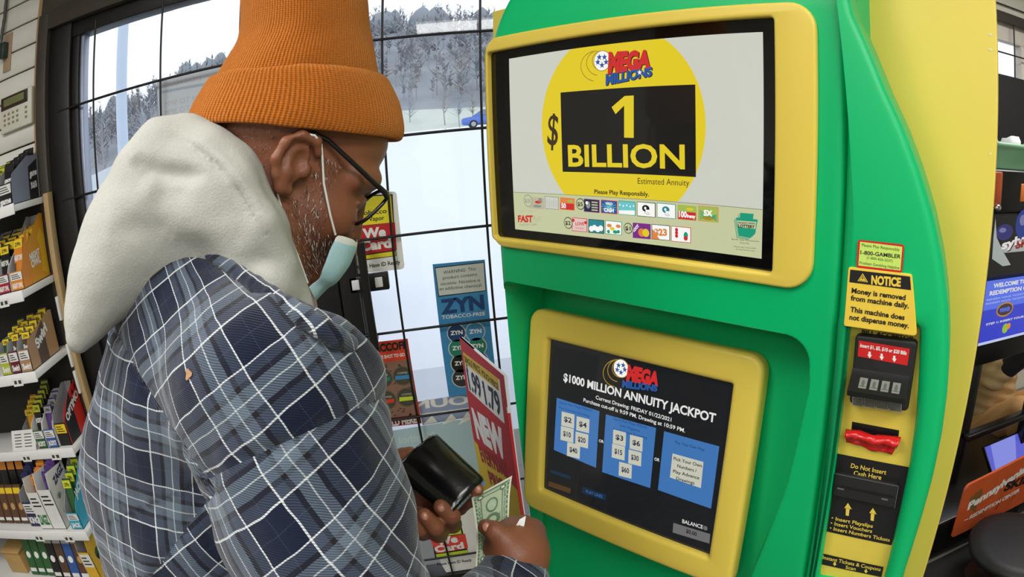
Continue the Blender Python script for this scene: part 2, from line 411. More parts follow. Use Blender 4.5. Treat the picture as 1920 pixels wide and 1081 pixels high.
    tag(a.build('age_check_sticker'), 'white and lime age-check sticker near the bottom of the glass door, behind the hands', 'sign')
    # pale poster seen from its back, lower door
    pale = M('print_back_pale_blue', (176, 204, 214), .5, var=.05, vscale=9); palet = M('print_back_faint', (196, 214, 216), .5)
    a = sheet(PD, [(60, 310), (520, 235), (600, 640), (200, 690)], q5, pale, c=-.015)
    a.text('Menthol', (140, 372), (330, 345), 40, palet, 1, .03, mirror=True)
    tag(a.build('faded_poster'), 'pale blue poster seen from behind on the lower glass, above the wallet', 'poster')
    band = M('print_band_grey_blue', (150, 166, 200), .5)
    a = sheet(PD, [(236, 150), (560, 96), (575, 220), (262, 275)], q5, band, c=-.015)
    a.text('OUN', (205, 190), (512, 158), 46, white, 1, .04, mirror=True)
    a.line((240, 218), (520, 182), .004, white, 1)
    for x0 in (262, 365, 450): a.poly([(x0, 272), (x0 + 80, 257 - (x0 - 262) * .12), (x0 + 50, 222 - (x0 - 262) * .1)], white, 1)
    tag(a.build('mirrored_banner'), 'grey blue banner with white mirrored letters across the lower door glass', 'banner')
    # opening-hours sheet seen from behind on the left glass
    q1 = crop(130, 130, 290 / 1081)
    hs = M('print_back_hours', (206, 216, 228), .5); hl = M('print_back_lines', (172, 186, 204), .5); ht = M('print_back_mauve', (196, 192, 206), .5)
    a = sheet(PD, [(610, 80), (1060, -20), (1060, 420), (630, 420)], q1, hs, c=-.015)
    a.poly([(640, 150), (1060, 75), (1060, 95), (642, 170)], hl, 1)
    a.text('STORE HOURS', (665, 125), (920, 75), 34, ht, 1, 0.01, mirror=True)
    for yy in (262, 322): a.text('7AM TO 9PM', (668, yy), (960, yy - 60), 38, ht, 1, 0.0, mirror=True)
    tag(a.build('opening_hours_sheet'), 'pale opening-hours sheet seen from behind, left of the orange hat', 'notice')

# ------------------------------------------------------------------ alarm keypad and conduit on the slatwall
if on('posters'):
    PW = Plane((0, 1.945, 0), (1, 0, 0), (0, -1, 0)); q6 = crop(0, 0, 170 / 735)
    off = M('off_white_plastic', (222, 220, 206), .45); lcd = M('olive_lcd', (120, 126, 78), .3); btn = M('tan_button', (146, 134, 110), .5)
    P = [PW.loc(*q6(*p)) for p in [(34, 790), (275, 705), (282, 1005), (40, 1080)]]
    xs = [p[0] for p in P]; zs = [p[1] for p in P]; X0, X1, Z0, Z1 = min(xs), max(xs), (P[2][1] + P[3][1]) / 2, (P[0][1] + P[1][1]) / 2
    kp = thing('alarm_keypad', 'off-white alarm keypad with a dark display strip on the slatwall', 'keypad', ((X0 + X1) / 2, 1.945, Z0))
    b = MB(); b.rbox((X0, 1.920, Z0), (X1, 1.946, Z1), off, .005); b.build('housing', kp)
    b = MB(); b.rbox((X0 + .004, 1.917, Z1 - (Z1 - Z0) * .38), (X1 - .02, 1.923, Z1 - .004), M('dark_maroon_plastic', (58, 36, 40), .3), .002); dsp = b.build('display_surround', kp)
    b = MB(); b.rbox((X0 + .022, 1.915, Z1 - (Z1 - Z0) * .29), (X1 - .04, 1.919, Z1 - (Z1 - Z0) * .09), lcd, .001); b.build('lcd_screen', dsp)
    for r in range(3):
        for c in range(6):
            if c == 4: continue
            x = X0 + .02 + c * (X1 - X0 - .04) / 5.6; zz = Z1 - (Z1 - Z0) * (.50 + .13 * r)
            b = MB(); b.rbox((x, 1.917, zz - .007), (x + .012, 1.923, zz + .002), btn, .002); b.build('button', kp)
    ob = thing('outlet_box', 'beige outlet plate with a plugged-in lead beside the slat edge', 'outlet', (-1.69, 1.945, 1.98))
    P = [PW.loc(*q6(*p)) for p in [(20, 300), (105, 285), (105, 560), (30, 590)]]
    b = MB(); b.rbox((P[3][0], 1.937, P[2][1]), (P[1][0], 1.946, P[0][1]), M('beige_plate', (178, 152, 124), .4), .002); b.build('wall_plate', ob)
    b = MB(); b.rbox((P[3][0] + .0, 1.90, P[2][1] + .05), (P[1][0] - .015, 1.938, P[0][1] - .035), M('dark_plug', (40, 60, 56), .4), .004); b.build('plug', ob)
    p0 = PW.loc(*q6(38, 350)); p1 = PW.loc(*q6(60, -40)); cb = MB(); pts = [(p0[0], 1.915, p0[1]), (p0[0] + .003, 1.925, p0[1] + .1), (p1[0], 1.93, 2.74)]
    pts = [Vector(pts[0]).lerp(Vector(pts[1]), t / 6) for t in range(6)] + [Vector(pts[1]).lerp(Vector(pts[2]), t / 10) for t in range(11)]
    cb.tube(pts, [.009 if k % 2 else .0075 for k in range(len(pts))], M('grey_flex_conduit', (96, 98, 92), .4, metal=.6), 10); cb.build('conduit', ob)

# ------------------------------------------------------------------ unseen ceiling light fittings
lit = bpy.data.materials.new('lit_diffuser'); lit.use_nodes = True
lit.node_tree.nodes['Principled BSDF'].inputs['Emission Color'].default_value = (1, .97, .92, 1); lit.node_tree.nodes['Principled BSDF'].inputs['Emission Strength'].default_value = 3
for x, y, k in CEILING_LIGHTS:
    t = thing('unseen_ceiling_light', 'white rectangular ceiling light panel above the shop floor', 'ceiling light', (x, y, CEIL_Z), 'ceiling light panels')
    b = MB(); b.box((x - .64, y - .34, CEIL_Z - .07), (x + .64, y + .34, CEIL_Z - .002), ceil_m); b.build('frame', t)
    b = MB(); b.box((x - .6, y - .3, CEIL_Z - .08), (x + .6, y + .3, CEIL_Z - .069), lit); b.build('diffuser', t)
# ------------------------------------------------------------------ the self-service terminal
if on('machine'):
    MN = Vector((-.815, -.58, 0)).normalized(); MX = Vector((.58, -.815, 0)).normalized()
    def mplane(c, tilt=None): return Plane(MN * c, MX, MN)
    P0 = Plane((0, 0, 0), MX, MN)                       # a = right, b = height, c = outward (the front is near c = -.715)
    green = M('moulded_green_plastic', (0, 180, 106), .38, spec=.4, var=.03, vscale=8, bump=.06, bscale=900)
    yel = M('moulded_yellow_plastic', (226, 200, 84), .38, spec=.4, var=.03, vscale=8, bump=.05, bscale=900)
    yplate = M('yellow_laminate', (224, 202, 84), .45, var=.03, vscale=6)
    blackp = M('black_plastic', (20, 20, 21), .35, spec=.5); softblack = M('soft_black_plastic', (30, 30, 31), .55)
    mach = thing('lottery_terminal', 'tall green and yellow self-service lottery terminal with two screens', 'vending machine', tuple(P0.pt(-.43, FLOOR, -1.0)))
    # carcass and wide back panel
    b = MB(); b.box((-.88, FLOOR, -1.28), (-.14, 1.84, -.856), yplate, P0); b.build('carcass', mach)
    o = plate('back_panel', P0, [[(-.920, FLOOR + .01), (-.0381, FLOOR + .01), (-.0381, 1.857), (-.945, 1.857), (-.945, 1.79), (-.920, 1.765)]], -.835, .022, .002, yplate, mach)
    cw_ = M('chipped_edge_white', (238, 236, 220), .7)
    for q_ in ([(1852, 64), (1859, 63), (1858, 67)], [(1852, 90), (1863, 94), (1857, 95)], [(1855, 284), (1860, 289), (1857, 290)]):
        chip_ = Art(Plane(P0.pt(0, 0, -.8346), MX, MN)); chip_.poly(q_, cw_, 1); chip_.build('chipped_edge', mach)
    # front shell: a height field with the touch-screen bay sunk into it
    bay = rounded([(-.822, .60), (-.34, .60), (-.305, .92), (-.262, 1.12), (-.244, 1.28), (-.250, 1.346), (-.822, 1.346)], [.02, .05, .3, .3, .1, .085, .03], 8)
    bayN = np.array(bay)
    def sd_poly(X, Y, P):
        d = np.full(X.shape, 1e9); ins = np.zeros(X.shape, bool); n = len(P)
        for i in range(n):
            ax, ay = P[i - 1]; bx, by = P[i]; ex, ey = bx - ax, by - ay; wx, wy = X - ax, Y - ay
            t = np.clip((wx * ex + wy * ey) / max(ex * ex + ey * ey, 1e-12), 0, 1); d = np.minimum(d, (wx - ex * t) ** 2 + (wy - ey * t) ** 2)
            c = ((ay > Y) != (by > Y)) & (X < (bx - ax) * (Y - ay) / (by - ay + 1e-12) + ax); ins ^= c
        return np.where(ins, 1, -1) * np.sqrt(d)
    A0, A1, B0, B1 = -.828, -.2135, FLOOR + .01, 2.0
    av = np.unique(np.r_[np.linspace(A0, A0 + .03, 9), np.linspace(A0 + .03, A1 - .02, 320), np.linspace(A1 - .02, A1, 7)])
    bv = np.unique(np.r_[np.linspace(B0, .58, 12), np.linspace(.58, 1.20, 150), np.linspace(1.20, 1.36, 110), np.linspace(1.36, 2.0, 60)])
    AA, BB = np.meshgrid(av, bv)
    floor_c = np.interp(BB, [.60, .86, 1.36], [-.716, -.758, -.818])          # floor of the bay, leaning back
    sd = sd_poly(AA, BB, bayN)
    w = np.clip((sd + .002) / .014, 0, 1); w = w * w * (3 - 2 * w)
    CC = -.715 + (floor_c + .715) * w
    sd2 = sd_poly(AA, BB, np.array([(-.815, 1.422), (-.300, 1.422), (-.300, 1.755), (-.815, 1.755)]))
    CC -= .03 * np.clip((sd2 + .002) / .006, 0, 1)                                        # sunk seat of the upper display
    e = np.clip((AA - A0) / .03, 0, 1); CC -= .03 * (1 - np.sqrt(np.clip(1 - (1 - e) ** 2, 0, 1)))
    e = np.clip((A1 - AA) / .012, 0, 1); CC -= .012 * (1 - np.sqrt(np.clip(1 - (1 - e) ** 2, 0, 1)))
    t = np.clip((BB - 1.76) / .25, 0, 1); CC -= .16 * t * t                               # hood leans back
    AA = AA + np.clip((BB - 1.755) / .1, 0, 3) ** 1.2 * .030 * np.clip((A1 - AA) / (A1 - A0), 0, 1) * (BB > 1.755)
    verts = [P0.pt(a, b, c) for a, b, c in zip(AA.ravel(), BB.ravel(), CC.ravel())]
    na, nb = len(av), len(bv)
    faces = [(j * na + i, j * na + i + 1, (j + 1) * na + i + 1, (j + 1) * na + i) for j in range(nb - 1) for i in range(na - 1)]
    # skirt back to the panel
    rim = [j * na for j in range(nb)]; rim2 = [j * na + na - 1 for j in range(nb)]
    base = len(verts); verts += [P0.pt(a_, b, -.836) for a_, b in zip(AA[:, 0], bv)]; faces += [(rim[j], rim[j + 1], base + j + 1, base + j) for j in range(nb - 1)]
    base = len(verts); verts += [P0.pt(A1, b, -.836) for b in bv]; faces += [(rim2[j + 1], rim2[j], base + j, base + j + 1) for j in range(nb - 1)]
    sh = link_mesh('front_shell', verts, faces, [green], None, mach, True); shade_auto(sh, 50)
    # upper bezel
    ub = plate('upper_bezel', P0, [rounded([(-.823, 1.411), (-.2485, 1.411), (-.2485, 1.7695), (-.823, 1.7745)], [.03, .036, .036, .03]),
                              rounded([(-.8175, 1.4265), (-.3025, 1.4275), (-.3025, 1.7515), (-.8175, 1.7495)], .006)], -.707, .03, .004, yel, mach)
    # upper display
    PU = Plane(P0.pt(0, 0, -.718), MX, MN); q1 = crop(910, 0, 650 / 1301); q7 = crop(950, 350, 510 / 1920)
    def E(n, rgb, k=.62): return M('screen_' + n, rgb, .08, emit=k * 1.4, var=0, spec=.5)
    s_black = M('display_black_glass', (10, 10, 11), .06, var=0, spec=.6)
    b = MB(); b.box((-.8185, 1.42, -.012), (-.296, 1.757, -.0005), s_black, PU); b.build('upper_display_glass', mach)
    s_bg = E('cream', (214, 217, 204)); s_yel = E('yellow', (238, 213, 38)); s_ink = E('ink', (22, 22, 20), .5); s_band = E('olive', (206, 211, 166)); s_dk = E('dark_umber', (62, 48, 24), .6)
    s_white = E('white', (240, 240, 236), .75); s_red = E('red', (214, 44, 44)); s_blue = E('blue', (40, 88, 160)); s_grn = E('green', (24, 160, 124)); s_gold = E('gold', (180, 146, 40)); s_tl = E('teal', (40, 140, 150))
    s_pur = E('purple', (128, 48, 140)); s_nvy = E('navy', (28, 34, 66)); s_cyan = E('cyan', (110, 206, 212)); s_org = E('orange', (232, 140, 70)); s_pink = E('pink', (236, 206, 200)); s_lim = E('lime', (170, 196, 90)); s_fade = E('faded', (196, 190, 160)); s_line = E('rule', (150, 156, 130)); s_grey = E('grey', (150, 154, 150))
    a = Art(PU, 0, q1)
    CL, CB, CR, CT = -.772, 1.4425, -.3215, 1.7335
    a.flat([(CL, CB), (CR, CB), (CR, CT), (CL, CT)], s_bg, 0)
    bandt = a.L((600, 750))[1]
    a.disc((-.5515, 1.612), .1475, s_yel, 1, local=True, n=72, clip=(CL, bandt, CR, CT))
    a.flat([(CL, CB), (CR, CB), (CR, bandt), (CL, bandt)], s_band, 1); a.flat([(CL, bandt), (CR, bandt), (CR, bandt + .001), (CL, bandt + .001)], s_line, 2)
    l, t_ = a.L((283, 347)); r, bt = a.L((791, 664)); a.flat([(l, bt), (r, bt), (r, t_), (l, t_)], s_ink, 2)
    a.poly([(558, 517), (522, 516), (522, 396), (490, 428), (475, 402), (524, 360), (558, 358)], s_yel, 3)
    a.text('BILLION', (313, 622), (750, 632), 87, s_yel, 3, .025)
    a.text('$', (233, 540), (272, 545), 122, s_dk, 3, .01)
    a.text('Estimated Annuity', (573, 689), (766, 697), 24, s_dk, 2, 0)
    a.text('Please Play Responsibly.', (410, 726), (615, 736), 17, s_ink, 2, .02)
    def logo(a, ball, mega, mill, sc):
        (bx, by), rb = ball
        for k, dx in enumerate((0, 12, 24)):                      # trailing rings of the ball
            rr = rb * (1.0 + .25 * k)
            P = [(bx - dx * sc + rr * 1.25 * math.cos(t), by + rr * .45 * k * .5 + rr * 1.25 * math.sin(t)) for t in np.linspace(.55 * math.pi, 1.45 * math.pi, 16)]
            for p, q in zip(P[:-1], P[1:]): a.line(p, q, .0014, s_gold, 3)
        a.disc((bx, by), rb * 1.08, s_gold, 4); a.disc((bx, by), rb, s_white, 5)
        for i in range(5): a.star((bx + rb * .55 * math.cos(1.2566 * i + .3), by + rb * .55 * math.sin(1.2566 * i + .3)), rb * .36, s_blue, 6)
        (t0, t1, h, he) = mega
        for off, m, lv in ((sc * 3, s_ink, 6), (0, s_red, 7)): a.text('MEGA', (t0[0] + off, t0[1] + off), (t1[0] + off, t1[1] + off), h, m, lv, .07, .12, hend=he)
        (t0, t1, h, he) = mill
        for off, m, lv in ((sc * 2.5, s_ink, 6), (0, s_blue, 7)): a.text('MILLIONS', (t0[0] + off, t0[1] + off), (t1[0] + off, t1[1] + off), h, m, lv, .06, .15, hend=he)
    logo(a, ((440, 228), 30), ((462, 272), (622, 250), 76, .78), ((454, 318), (628, 283), 40, .8), 1)
    a.star((582, 272), 9, s_white, 8)
    # row of tickets
    a.q = q7
    def chip(x0, y0, x1, y1, edge, fill, extra=None):
        dy = (y1 - y0) * .0; sl = .085 * (x1 - x0)
        y1 = y1 - sl
        P = [(x0, y0), (x1, y0 + sl), (x1, y1 + sl), (x0, y1)]; a.poly(P, edge, 2); i = 4
        a.poly([(x0 + i, y0 + i), (x1 - i, y0 + sl + i), (x1 - i, y1 + sl - i), (x0 + i, y1 - i)], fill, 3)
        w, h = x1 - x0, y1 - y0
        return lambda u, v: (x0 + u * w, y0 + v * h + sl * u)
    def coin(x, y, t, ring=s_ink, ink=s_ink):
        a.disc((x, y), 31, ring, 3); a.disc((x, y), 27, s_band, 4); a.text(t, (x - 20, y + 12), (x + 19, y + 15), 28, ink, 5, .02)
    coin(153, 98, '$10', s_grey, s_grey); coin(523, 121, '$5'); coin(437, 254, '$2'); coin(860, 292, '$1')
    f = chip(163, 70, 265, 160, s_fade, s_fade); a.disc(f(.6, .4), 22, s_red, 4, ry=10); a.disc(f(.55, .75), 30, s_grey, 4, ry=10); a.disc(f(.75, .25), 14, s_grey, 4)
    f = chip(270, 64, 370, 162, s_grey, s_bg); [a.line(f(.1 + .13 * k, .2 + .1 * (k % 2)), f(.1 + .13 * k, .85), .0006, s_grey, 4) for k in range(7)]
    f = chip(379, 73, 482, 168, s_org, s_org); a.poly([f(0.03, .45), f(.97, .45), f(.97, .95), f(.03, .95)], s_red, 4); a.text('50', f(.1, .85), f(.42, .85), 34, s_white, 5, .04); a.disc(f(.7, .25), 20, s_lim, 4, ry=8)
    f = chip(547, 83, 657, 184, s_pur, s_nvy); [a.poly([f(.5, .16 + .2 * k), f(.9, .16 + .2 * k), f(.9, .27 + .2 * k), f(.5, .27 + .2 * k)], s_fade, 4) for k in range(4)]; a.disc(f(.28, .45), 15, s_grey, 4, ry=26); a.disc(f(.2, .3), 9, s_white, 5)
    f = chip(667, 90, 783, 194, s_red, s_blue)
    rn = random.Random(5)
    for k in range(14): a.line(f(.5, .5), f(.5 + .46 * math.cos(k * .45), .5 + .44 * math.sin(k * .45)), .0007, s_cyan, 4)
    a.text('WILD', f(.3, .34), f(.72, .34), 18, s_white, 5, .04); a.text('CASH', f(.2, .86), f(.8, .86), 26, s_white, 5, .05)
    f = chip(790, 96, 912, 204, s_grn, s_cyan); a.poly([f(.04, .7), f(.96, .62), f(.96, .96), f(.04, .96)], s_white, 4); [a.disc(f(.1 + .2 * k, .3 + .06 * (k % 2)), 5, s_white, 5) for k in range(5)]
    def helmet(f, m):
        a.disc(f(.48, .42), 26, m, 4, ry=24); a.poly([f(.45, .5), f(.72, .5), f(.68, .72), f(.5, .66)], s_white, 5); a.line(f(.42, .72), f(.62, .84), .0008, s_grey, 5); a.line(f(.55, .62), f(.7, .82), .0008, s_grey, 5); a.disc(f(.46, .4), 8, s_white, 5)
    f = chip(922, 103, 1052, 217, s_ink, s_white); helmet(f, s_ink)
    f = chip(1062, 112, 1195, 227, s_tl, s_white); helmet(f, s_tl)
    f = chip(1208, 124, 1342, 240, s_lim, s_lim); a.poly([f(.03, .45), f(.97, .45), f(.97, .97), f(.03, .97)], s_red, 4); a.text('100', f(.08, .82), f(.5, .82), 42, s_white, 5, .04); a.text('frenzy', f(.5, .82), f(.95, .82), 24, s_white, 5, .05); a.disc(f(.65, .25), 26, s_yel, 4, ry=10)
    f = chip(1353, 132, 1497, 252, s_org, s_lim); [a.line(f(.08, .3 + .14 * k), f(.92, .9 - .1 * k), .001, s_grn, 4) for k in range(5)]; a.text('5X', f(.28, .6), f(.72, .6), 38, s_white, 5, .06); a.disc(f(.5, .78), 40, s_gold, 4.5, ry=12)
    f = chip(463, 215, 570, 320, s_red, s_pink); a.text('LOVE', f(.25, .55), f(.82, .5), 22, s_red, 4, .03); a.disc(f(.1, .2), 9, s_red, 4); a.disc(f(.9, .3), 9, s_red, 4); a.text('DOUBLE', f(.25, .8), f(.8, .8), 12, s_red, 4)
    f = chip(578, 226, 690, 332, s_nvy, s_tl); [a.disc(f(.2 + .2 * k, .7 - .1 * (k % 2)), 16, s_white, 4, ry=20) for k in range(4)]
    f = chip(698, 236, 815, 342, s_grn, s_white); [a.disc(f(.25 + .18 * k, .35 + .22 * (k % 3)), 17, (s_org, s_yel, s_grn, s_org)[k], 4, ry=12) for k in range(4)]; a.disc(f(.2, .8), 10, s_grn, 4); a.disc(f(.8, .75), 10, s_grn, 4)
    f = chip(892, 252, 1018, 370, s_pur, s_pur); a.disc(f(.5, .6), 24, s_org, 4); a.disc(f(.74, .6), 24, s_yel, 5); a.text('LOOT', f(.1, .6), f(.38, .2), 20, s_white, 6, .05)
    f = chip(1025, 262, 1155, 380, s_ink, s_white); a.poly([f(.04, .3), f(.45, .97), f(.04, .97)], s_org, 4); a.text('$23', f(.15, .72), f(.86, .66), 46, s_org, 5, .05)
    f = chip(1163, 275, 1302, 396, s_red, s_white); [a.disc(f(.28, .22 + .2 * k), 11, s_red, 4) for k in range(3)]; a.disc(f(.75, .55), 15, s_grn, 4, ry=26); a.disc(f(.75, .72), 14, s_red, 5)
    a.text('FAST', (82, 246), (186, 248), 46, s_red, 3, .05, .12); a.text('PLAY', (188, 243), (248, 245), 40, s_fade, 3, .02, .12); a.text('PLAY TODAY', (92, 180), (225, 178), 14, s_fade, 3); a.text('YOUR FAST GAME', (92, 274), (215, 272), 14, s_grey, 3)
    # keystone emblem
    K = lambda dx, dy: [(1652 + dx, 182 + dy), (1748 + dx, 190 + dy), (1742 + dx, 226 + dy), (1776 + dx, 230 + dy), (1758 + dx, 330 + dy), (1722 + dx, 360 + dy), (1640 + dx, 345 + dy), (1622 + dx, 216 + dy), (1650 + dx, 216 + dy)]
    for dx, dy, m, lv in ((-16, 14, s_grn, 2), (-12, 10, s_band, 3), (-8, 7, s_grn, 4), (-4, 3, s_band, 5), (0, 0, s_grn, 6)): a.poly(K(dx, dy), m, lv)
    a.poly([(1630, 236), (1766, 246), (1760, 296), (1640, 284)], s_band, 7)
    a.text('PENNSYLVANIA', (1640, 258), (1758, 264), 13, s_ink, 8, .02); a.text('LOTTERY', (1640, 284), (1756, 292), 22, s_ink, 8, .04)
    a.text('Benefits Older Pennsylvanians', (1590, 372), (1784, 390), 11, s_dk, 3); a.text('Every Day', (1652, 398), (1716, 404), 11, s_dk, 3)
    a.text('Please play responsibly', (1606, 424), (1764, 438), 9, s_dk, 3); a.text('printed tickets only', (1620, 442), (1752, 456), 9, s_dk, 3)
    a.build('upper_screen_image', mach)
    # scuffs on the bezel and a drip on the black border
    # lower touch screen (19 inch, leaning back)
    k = .376
    TL = EYE + ray(1033.6, 634) * 3.075 * k; TR = EYE + ray(1379, 717.6) * 2.54 * k; BL = EYE + ray(1020, 914) * 3.335 * k
    pn = (TR - TL).cross(TL - BL).normalized()
    if pn.dot(EYE - TL) < 0: pn = -pn
    PL = Plane(TL, TR - TL, pn); q2 = crop(930, 540, 610 / 1219)
    cs = [PL.loc(*q2(*p)) for p in [(180, 748), (805, 997), (897, 355), (207, 188)]]
    lx = (cs[0][0] + cs[3][0]) / 2; rx = (cs[1][0] + cs[2][0]) / 2; by = (cs[0][1] + cs[1][1]) / 2; ty = (cs[2][1] + cs[3][1]) / 2
    co = [PL.loc(*q2(*p), .014) for p in [(122, 780), (915, 1062), (990, 320), (160, 126)]]
    ol, orr, ob, ot = lx - .048, rx + .048, by - .052, ty + .052
    plate('lower_bezel', PL, [rounded([(ol, ob), (orr, ob), (orr, ot), (ol, ot)], .028), rounded([(lx, by), (rx, by), (rx, ty), (lx, ty)], .003)], .013, .034, .009, yel, mach)
    b = MB(); b.box((lx - .01, by - .01, -.012), (rx + .01, ty + .01, -.0005), s_black, PL); b.build('touch_screen_glass', mach)
    a = Art(PL, 0, q2)
    d_bg = E('night', (24, 26, 30), .55); d_pan = E('panel_blue', (64, 120, 186), .62); d_btn = E('button_cream', (206, 206, 190), .62); d_txt = E('text_white', (226, 226, 222), .7); d_hdr = E('header_blue', (22, 66, 130), .6); d_grey = E('mid_grey', (124, 124, 124), .5); d_brn = E('dim_orange', (92, 62, 32), .5); d_dim = E('dim_blue', (24, 48, 74), .5)
    a.flat([(lx, by), (rx, by), (rx, ty), (lx, ty)], d_bg, 0)
    logo(a, ((470, 300), 27), ((490, 342), (610, 362), 58, .8), ((474, 369), (606, 385), 27, .85), .7)
    a.text('$1000 MILLION ANNUITY JACKPOT', (253, 346), (822, 503), 33, d_txt, 2, .03)
    a.text('Current Drawing: FRIDAY 01/22/2021', (374, 414), (657, 499), 15, d_txt, 2, .015)
    a.text('Purchase cut-off is 9:59 PM. Drawing at 10:59 PM.', (328, 424), (708, 540), 15, d_txt, 2, .015)
    for P in ([(228, 410), (388, 460), (375, 672), (217, 605)], [(412, 472), (600, 523), (578, 748), (398, 688)], [(630, 535), (837, 592), (806, 825), (607, 755)]): a.poly(P, d_pan, 1)
    def btn(x, y, t, w=24, h=26):
        s = .25; a.poly([(x - w + 1, y - h - w * s), (x + w + 1, y - h + w * s), (x + w - 1, y + h + w * s), (x - w - 1, y + h - w * s)], d_btn, 2)
        a.text(t, (x - w * .6, y + 8 - 4), (x + w * .6, y + 8 + 4), 19, d_hdr if 0 else s_nvy, 3, .025)
    for x, y, t in ((270, 493, '$2'), (326, 511, '$4'), (267, 547, '$10'), (322, 568, '$20'), (291, 607, '$40'), (463, 560, '$3'), (526, 580, '$6'), (459, 613, '$15'), (521, 635, '$30'), (485, 681, '$60')): btn(x, y, t)
    for i, t in enumerate(('Quick Pick Mega Millions', 'For Current Drawing')): a.text(t, (238, 430 + i * 20), (350 + (1 - i) * 10, 462 + i * 20), 9, d_hdr, 2)
    for i, t in enumerate(('Quick Pick Mega Millions', 'with Megaplier', 'For Current Drawing')): a.text(t, (440 + (i == 1) * 25, 492 + i * 19 + (i == 1) * 6), (566 - (i == 1) * 25, 526 + i * 19 - (i == 1) * 6), 10, d_hdr, 2)
    a.text('Play Your Own Way', (672, 580), (782, 610), 11, d_hdr, 2, .01)
    a.poly([(662, 618), (778, 650), (768, 748), (652, 708)], d_btn, 2)
    for i, (t, x0, x1) in enumerate((('Pick Your Own', 666, 772), ('Numbers /', 680, 752), ('Play Advance', 664, 762), ('Drawings', 676, 744))): a.text(t, (x0, 642 + 24 * i + (x0 - 666) * .27), (x1, 642 + 24 * i + (x1 - 666) * .27), 13, s_ink, 3, .015)
    a.text('OR', (386, 575), (404, 580), 11, d_txt, 2, .02); a.text('OR', (594, 644), (613, 649), 12, d_txt, 2, .02)
    a.text('BALANCE', (698, 878), (775, 901), 15, d_txt, 2, .01); a.disc((785, 898), 8, d_grey, 2)
    a.poly([(665, 878), (803, 920), (800, 956), (662, 914)], d_grey, 1); a.text('$0.00', (712, 914), (752, 928), 15, s_ink, 2, .02)
    a.poly([(198, 722), (282, 750), (278, 768), (195, 740)], d_brn, 1); a.poly([(205, 678), (282, 704), (280, 716), (204, 690)], d_grey if 0 else d_dim, 1); a.poly([(325, 742), (413, 772), (410, 796), (322, 766)], d_dim, 1); a.text('PLAY LINES', (338, 765), (400, 786), 12, d_pan, 2)
    a.build('touch_screen_image', mach)

    # ---- right-hand column with the money slots
    sx, sc_ = -.2115, -.712
    EN = (MN + MX * .13).normalized(); PE = Plane(P0.pt(sx, 0, sc_), MX - MN * .13, EN)
    qc = crop(1500, 420, 890 ** -1 * 280); qd = crop(1500, 740, 888 ** -1 * 280)
    edge = [PE.loc(*p) for p in [(1586, -40), (1600, 25), (1625, 80), (1660, 165), (1695, 240), (1725, 320), (1752, 410), (1770, 500), (1779, 580), (1781, 660), (1776, 740), (1765, 820), (1748, 900), (1727, 975), (1697, 1070)]]
    outl = [(.0, edge[0][1] + .02)] + edge + [(edge[-1][0] + .004, .62), (edge[-1][0] - .01, FLOOR + .01), (.0, FLOOR + .01)]
    strip_px = [(1593, 600), (1724, 615), (1722, 700), (1716, 790), (1703, 880), (1684, 970), (1652, 1104), (1533, 1088), (1548, 990), (1567, 850), (1583, 720)]
    strip = rounded([PE.loc(*p) for p in strip_px], [.004, .006, .2, .2, .2, .2, .004, .004, .2, .2, .2], 3)
    plate('money_column', PE, [outl, strip], .004, .125, .014, green, mach)
    xs = [p[0] for p in strip]; ys = [p[1] for p in strip]
    b = MB(); b.box((min(xs) - .01, min(ys) - .012, -.03), (max(xs) + .004, max(ys) + .01, -.016), M('yellow_insert', (226, 202, 80), .4), PE); b.build('slot_panel', mach)
    PS = Plane(PE.pt(0, 0, -.0158), PE.x, EN)
    # bill acceptor
    qa = lambda x, y: qc(x, y)
    def LS(x, y, c=0, q=qc): return PS.loc(*q(x, y), c)
    acc = MB(); tl, tr, br, bl = LS(330, 662, .012), LS(702, 702, .012), LS(642, 1118, .012), LS(292, 1070, .012)
    o = plate('bill_acceptor', PS, [rounded([bl, br, tr, tl], .006)], .012, .016, .003, softblack, mach)
    PA = Plane(PS.pt(0, 0, .0122), PS.x, EN)
    a = Art(PA, 0, qc)
    a.poly([(352, 692), (655, 742), (640, 842), (344, 786)], M('label_red', (206, 36, 36), .35), 1)
    a.text('Insert $1, $5, $10 or $20 Bills', (358, 730), (634, 778), 22, white, 2, .03)
    lw = M('label_white', (238, 238, 236), .4)
    for x, y in ((415, 780), (487, 792), (562, 804)):
        a.poly([(x - 6, y - 22), (x + 7, y - 20), (x + 6, y - 2), (x - 7, y - 4)], lw, 2); a.poly([(x - 14, y - 6), (x + 14, y - 2), (x, y + 18)], lw, 2)
    a.build('insert_bills_label', o)
    # protruding lip with four little bill pictures, above a lower tray
    lipA, lipB = LS(292, 945, .03), LS(640, 985, .03); lipC = LS(615, 1062, .03); lipD = LS(284, 1015, .03)
    b = MB(); ring = lambda y0, y1, c: None
    xl, xr, y0, y1 = lipA[0], lipB[0], (lipC[1] + lipD[1]) / 2, (lipA[1] + lipB[1]) / 2
    prof = [(y0 - .002, .012), (y0 + .001, .036), (y0 + .010, .041), (y1 + .006, .018), (y1 + .012, .012)]
    b.loft([[PS.pt(x, y, c) for y, c in prof] for x in (xl, xl + .003, xr - .003, xr)], blackp, smooth=False); lip = b.build('bill_lip', o); shade_auto(lip)
    dirn = (Vector((y1 + .006 - (y0 + .010), .018 - .041))).normalized()
    PLip = Plane(PS.pt(0, y0 + .010, .0412), PS.x, EN * dirn.x + PS.y * (-dirn.y))
    pic = M('bill_picture', (196, 198, 180), .4, emit=.45); pic2 = M('bill_ink', (84, 96, 84), .5)
    wl_ = xr - xl; hl = math.hypot(y1 - y0 - .004, .023)
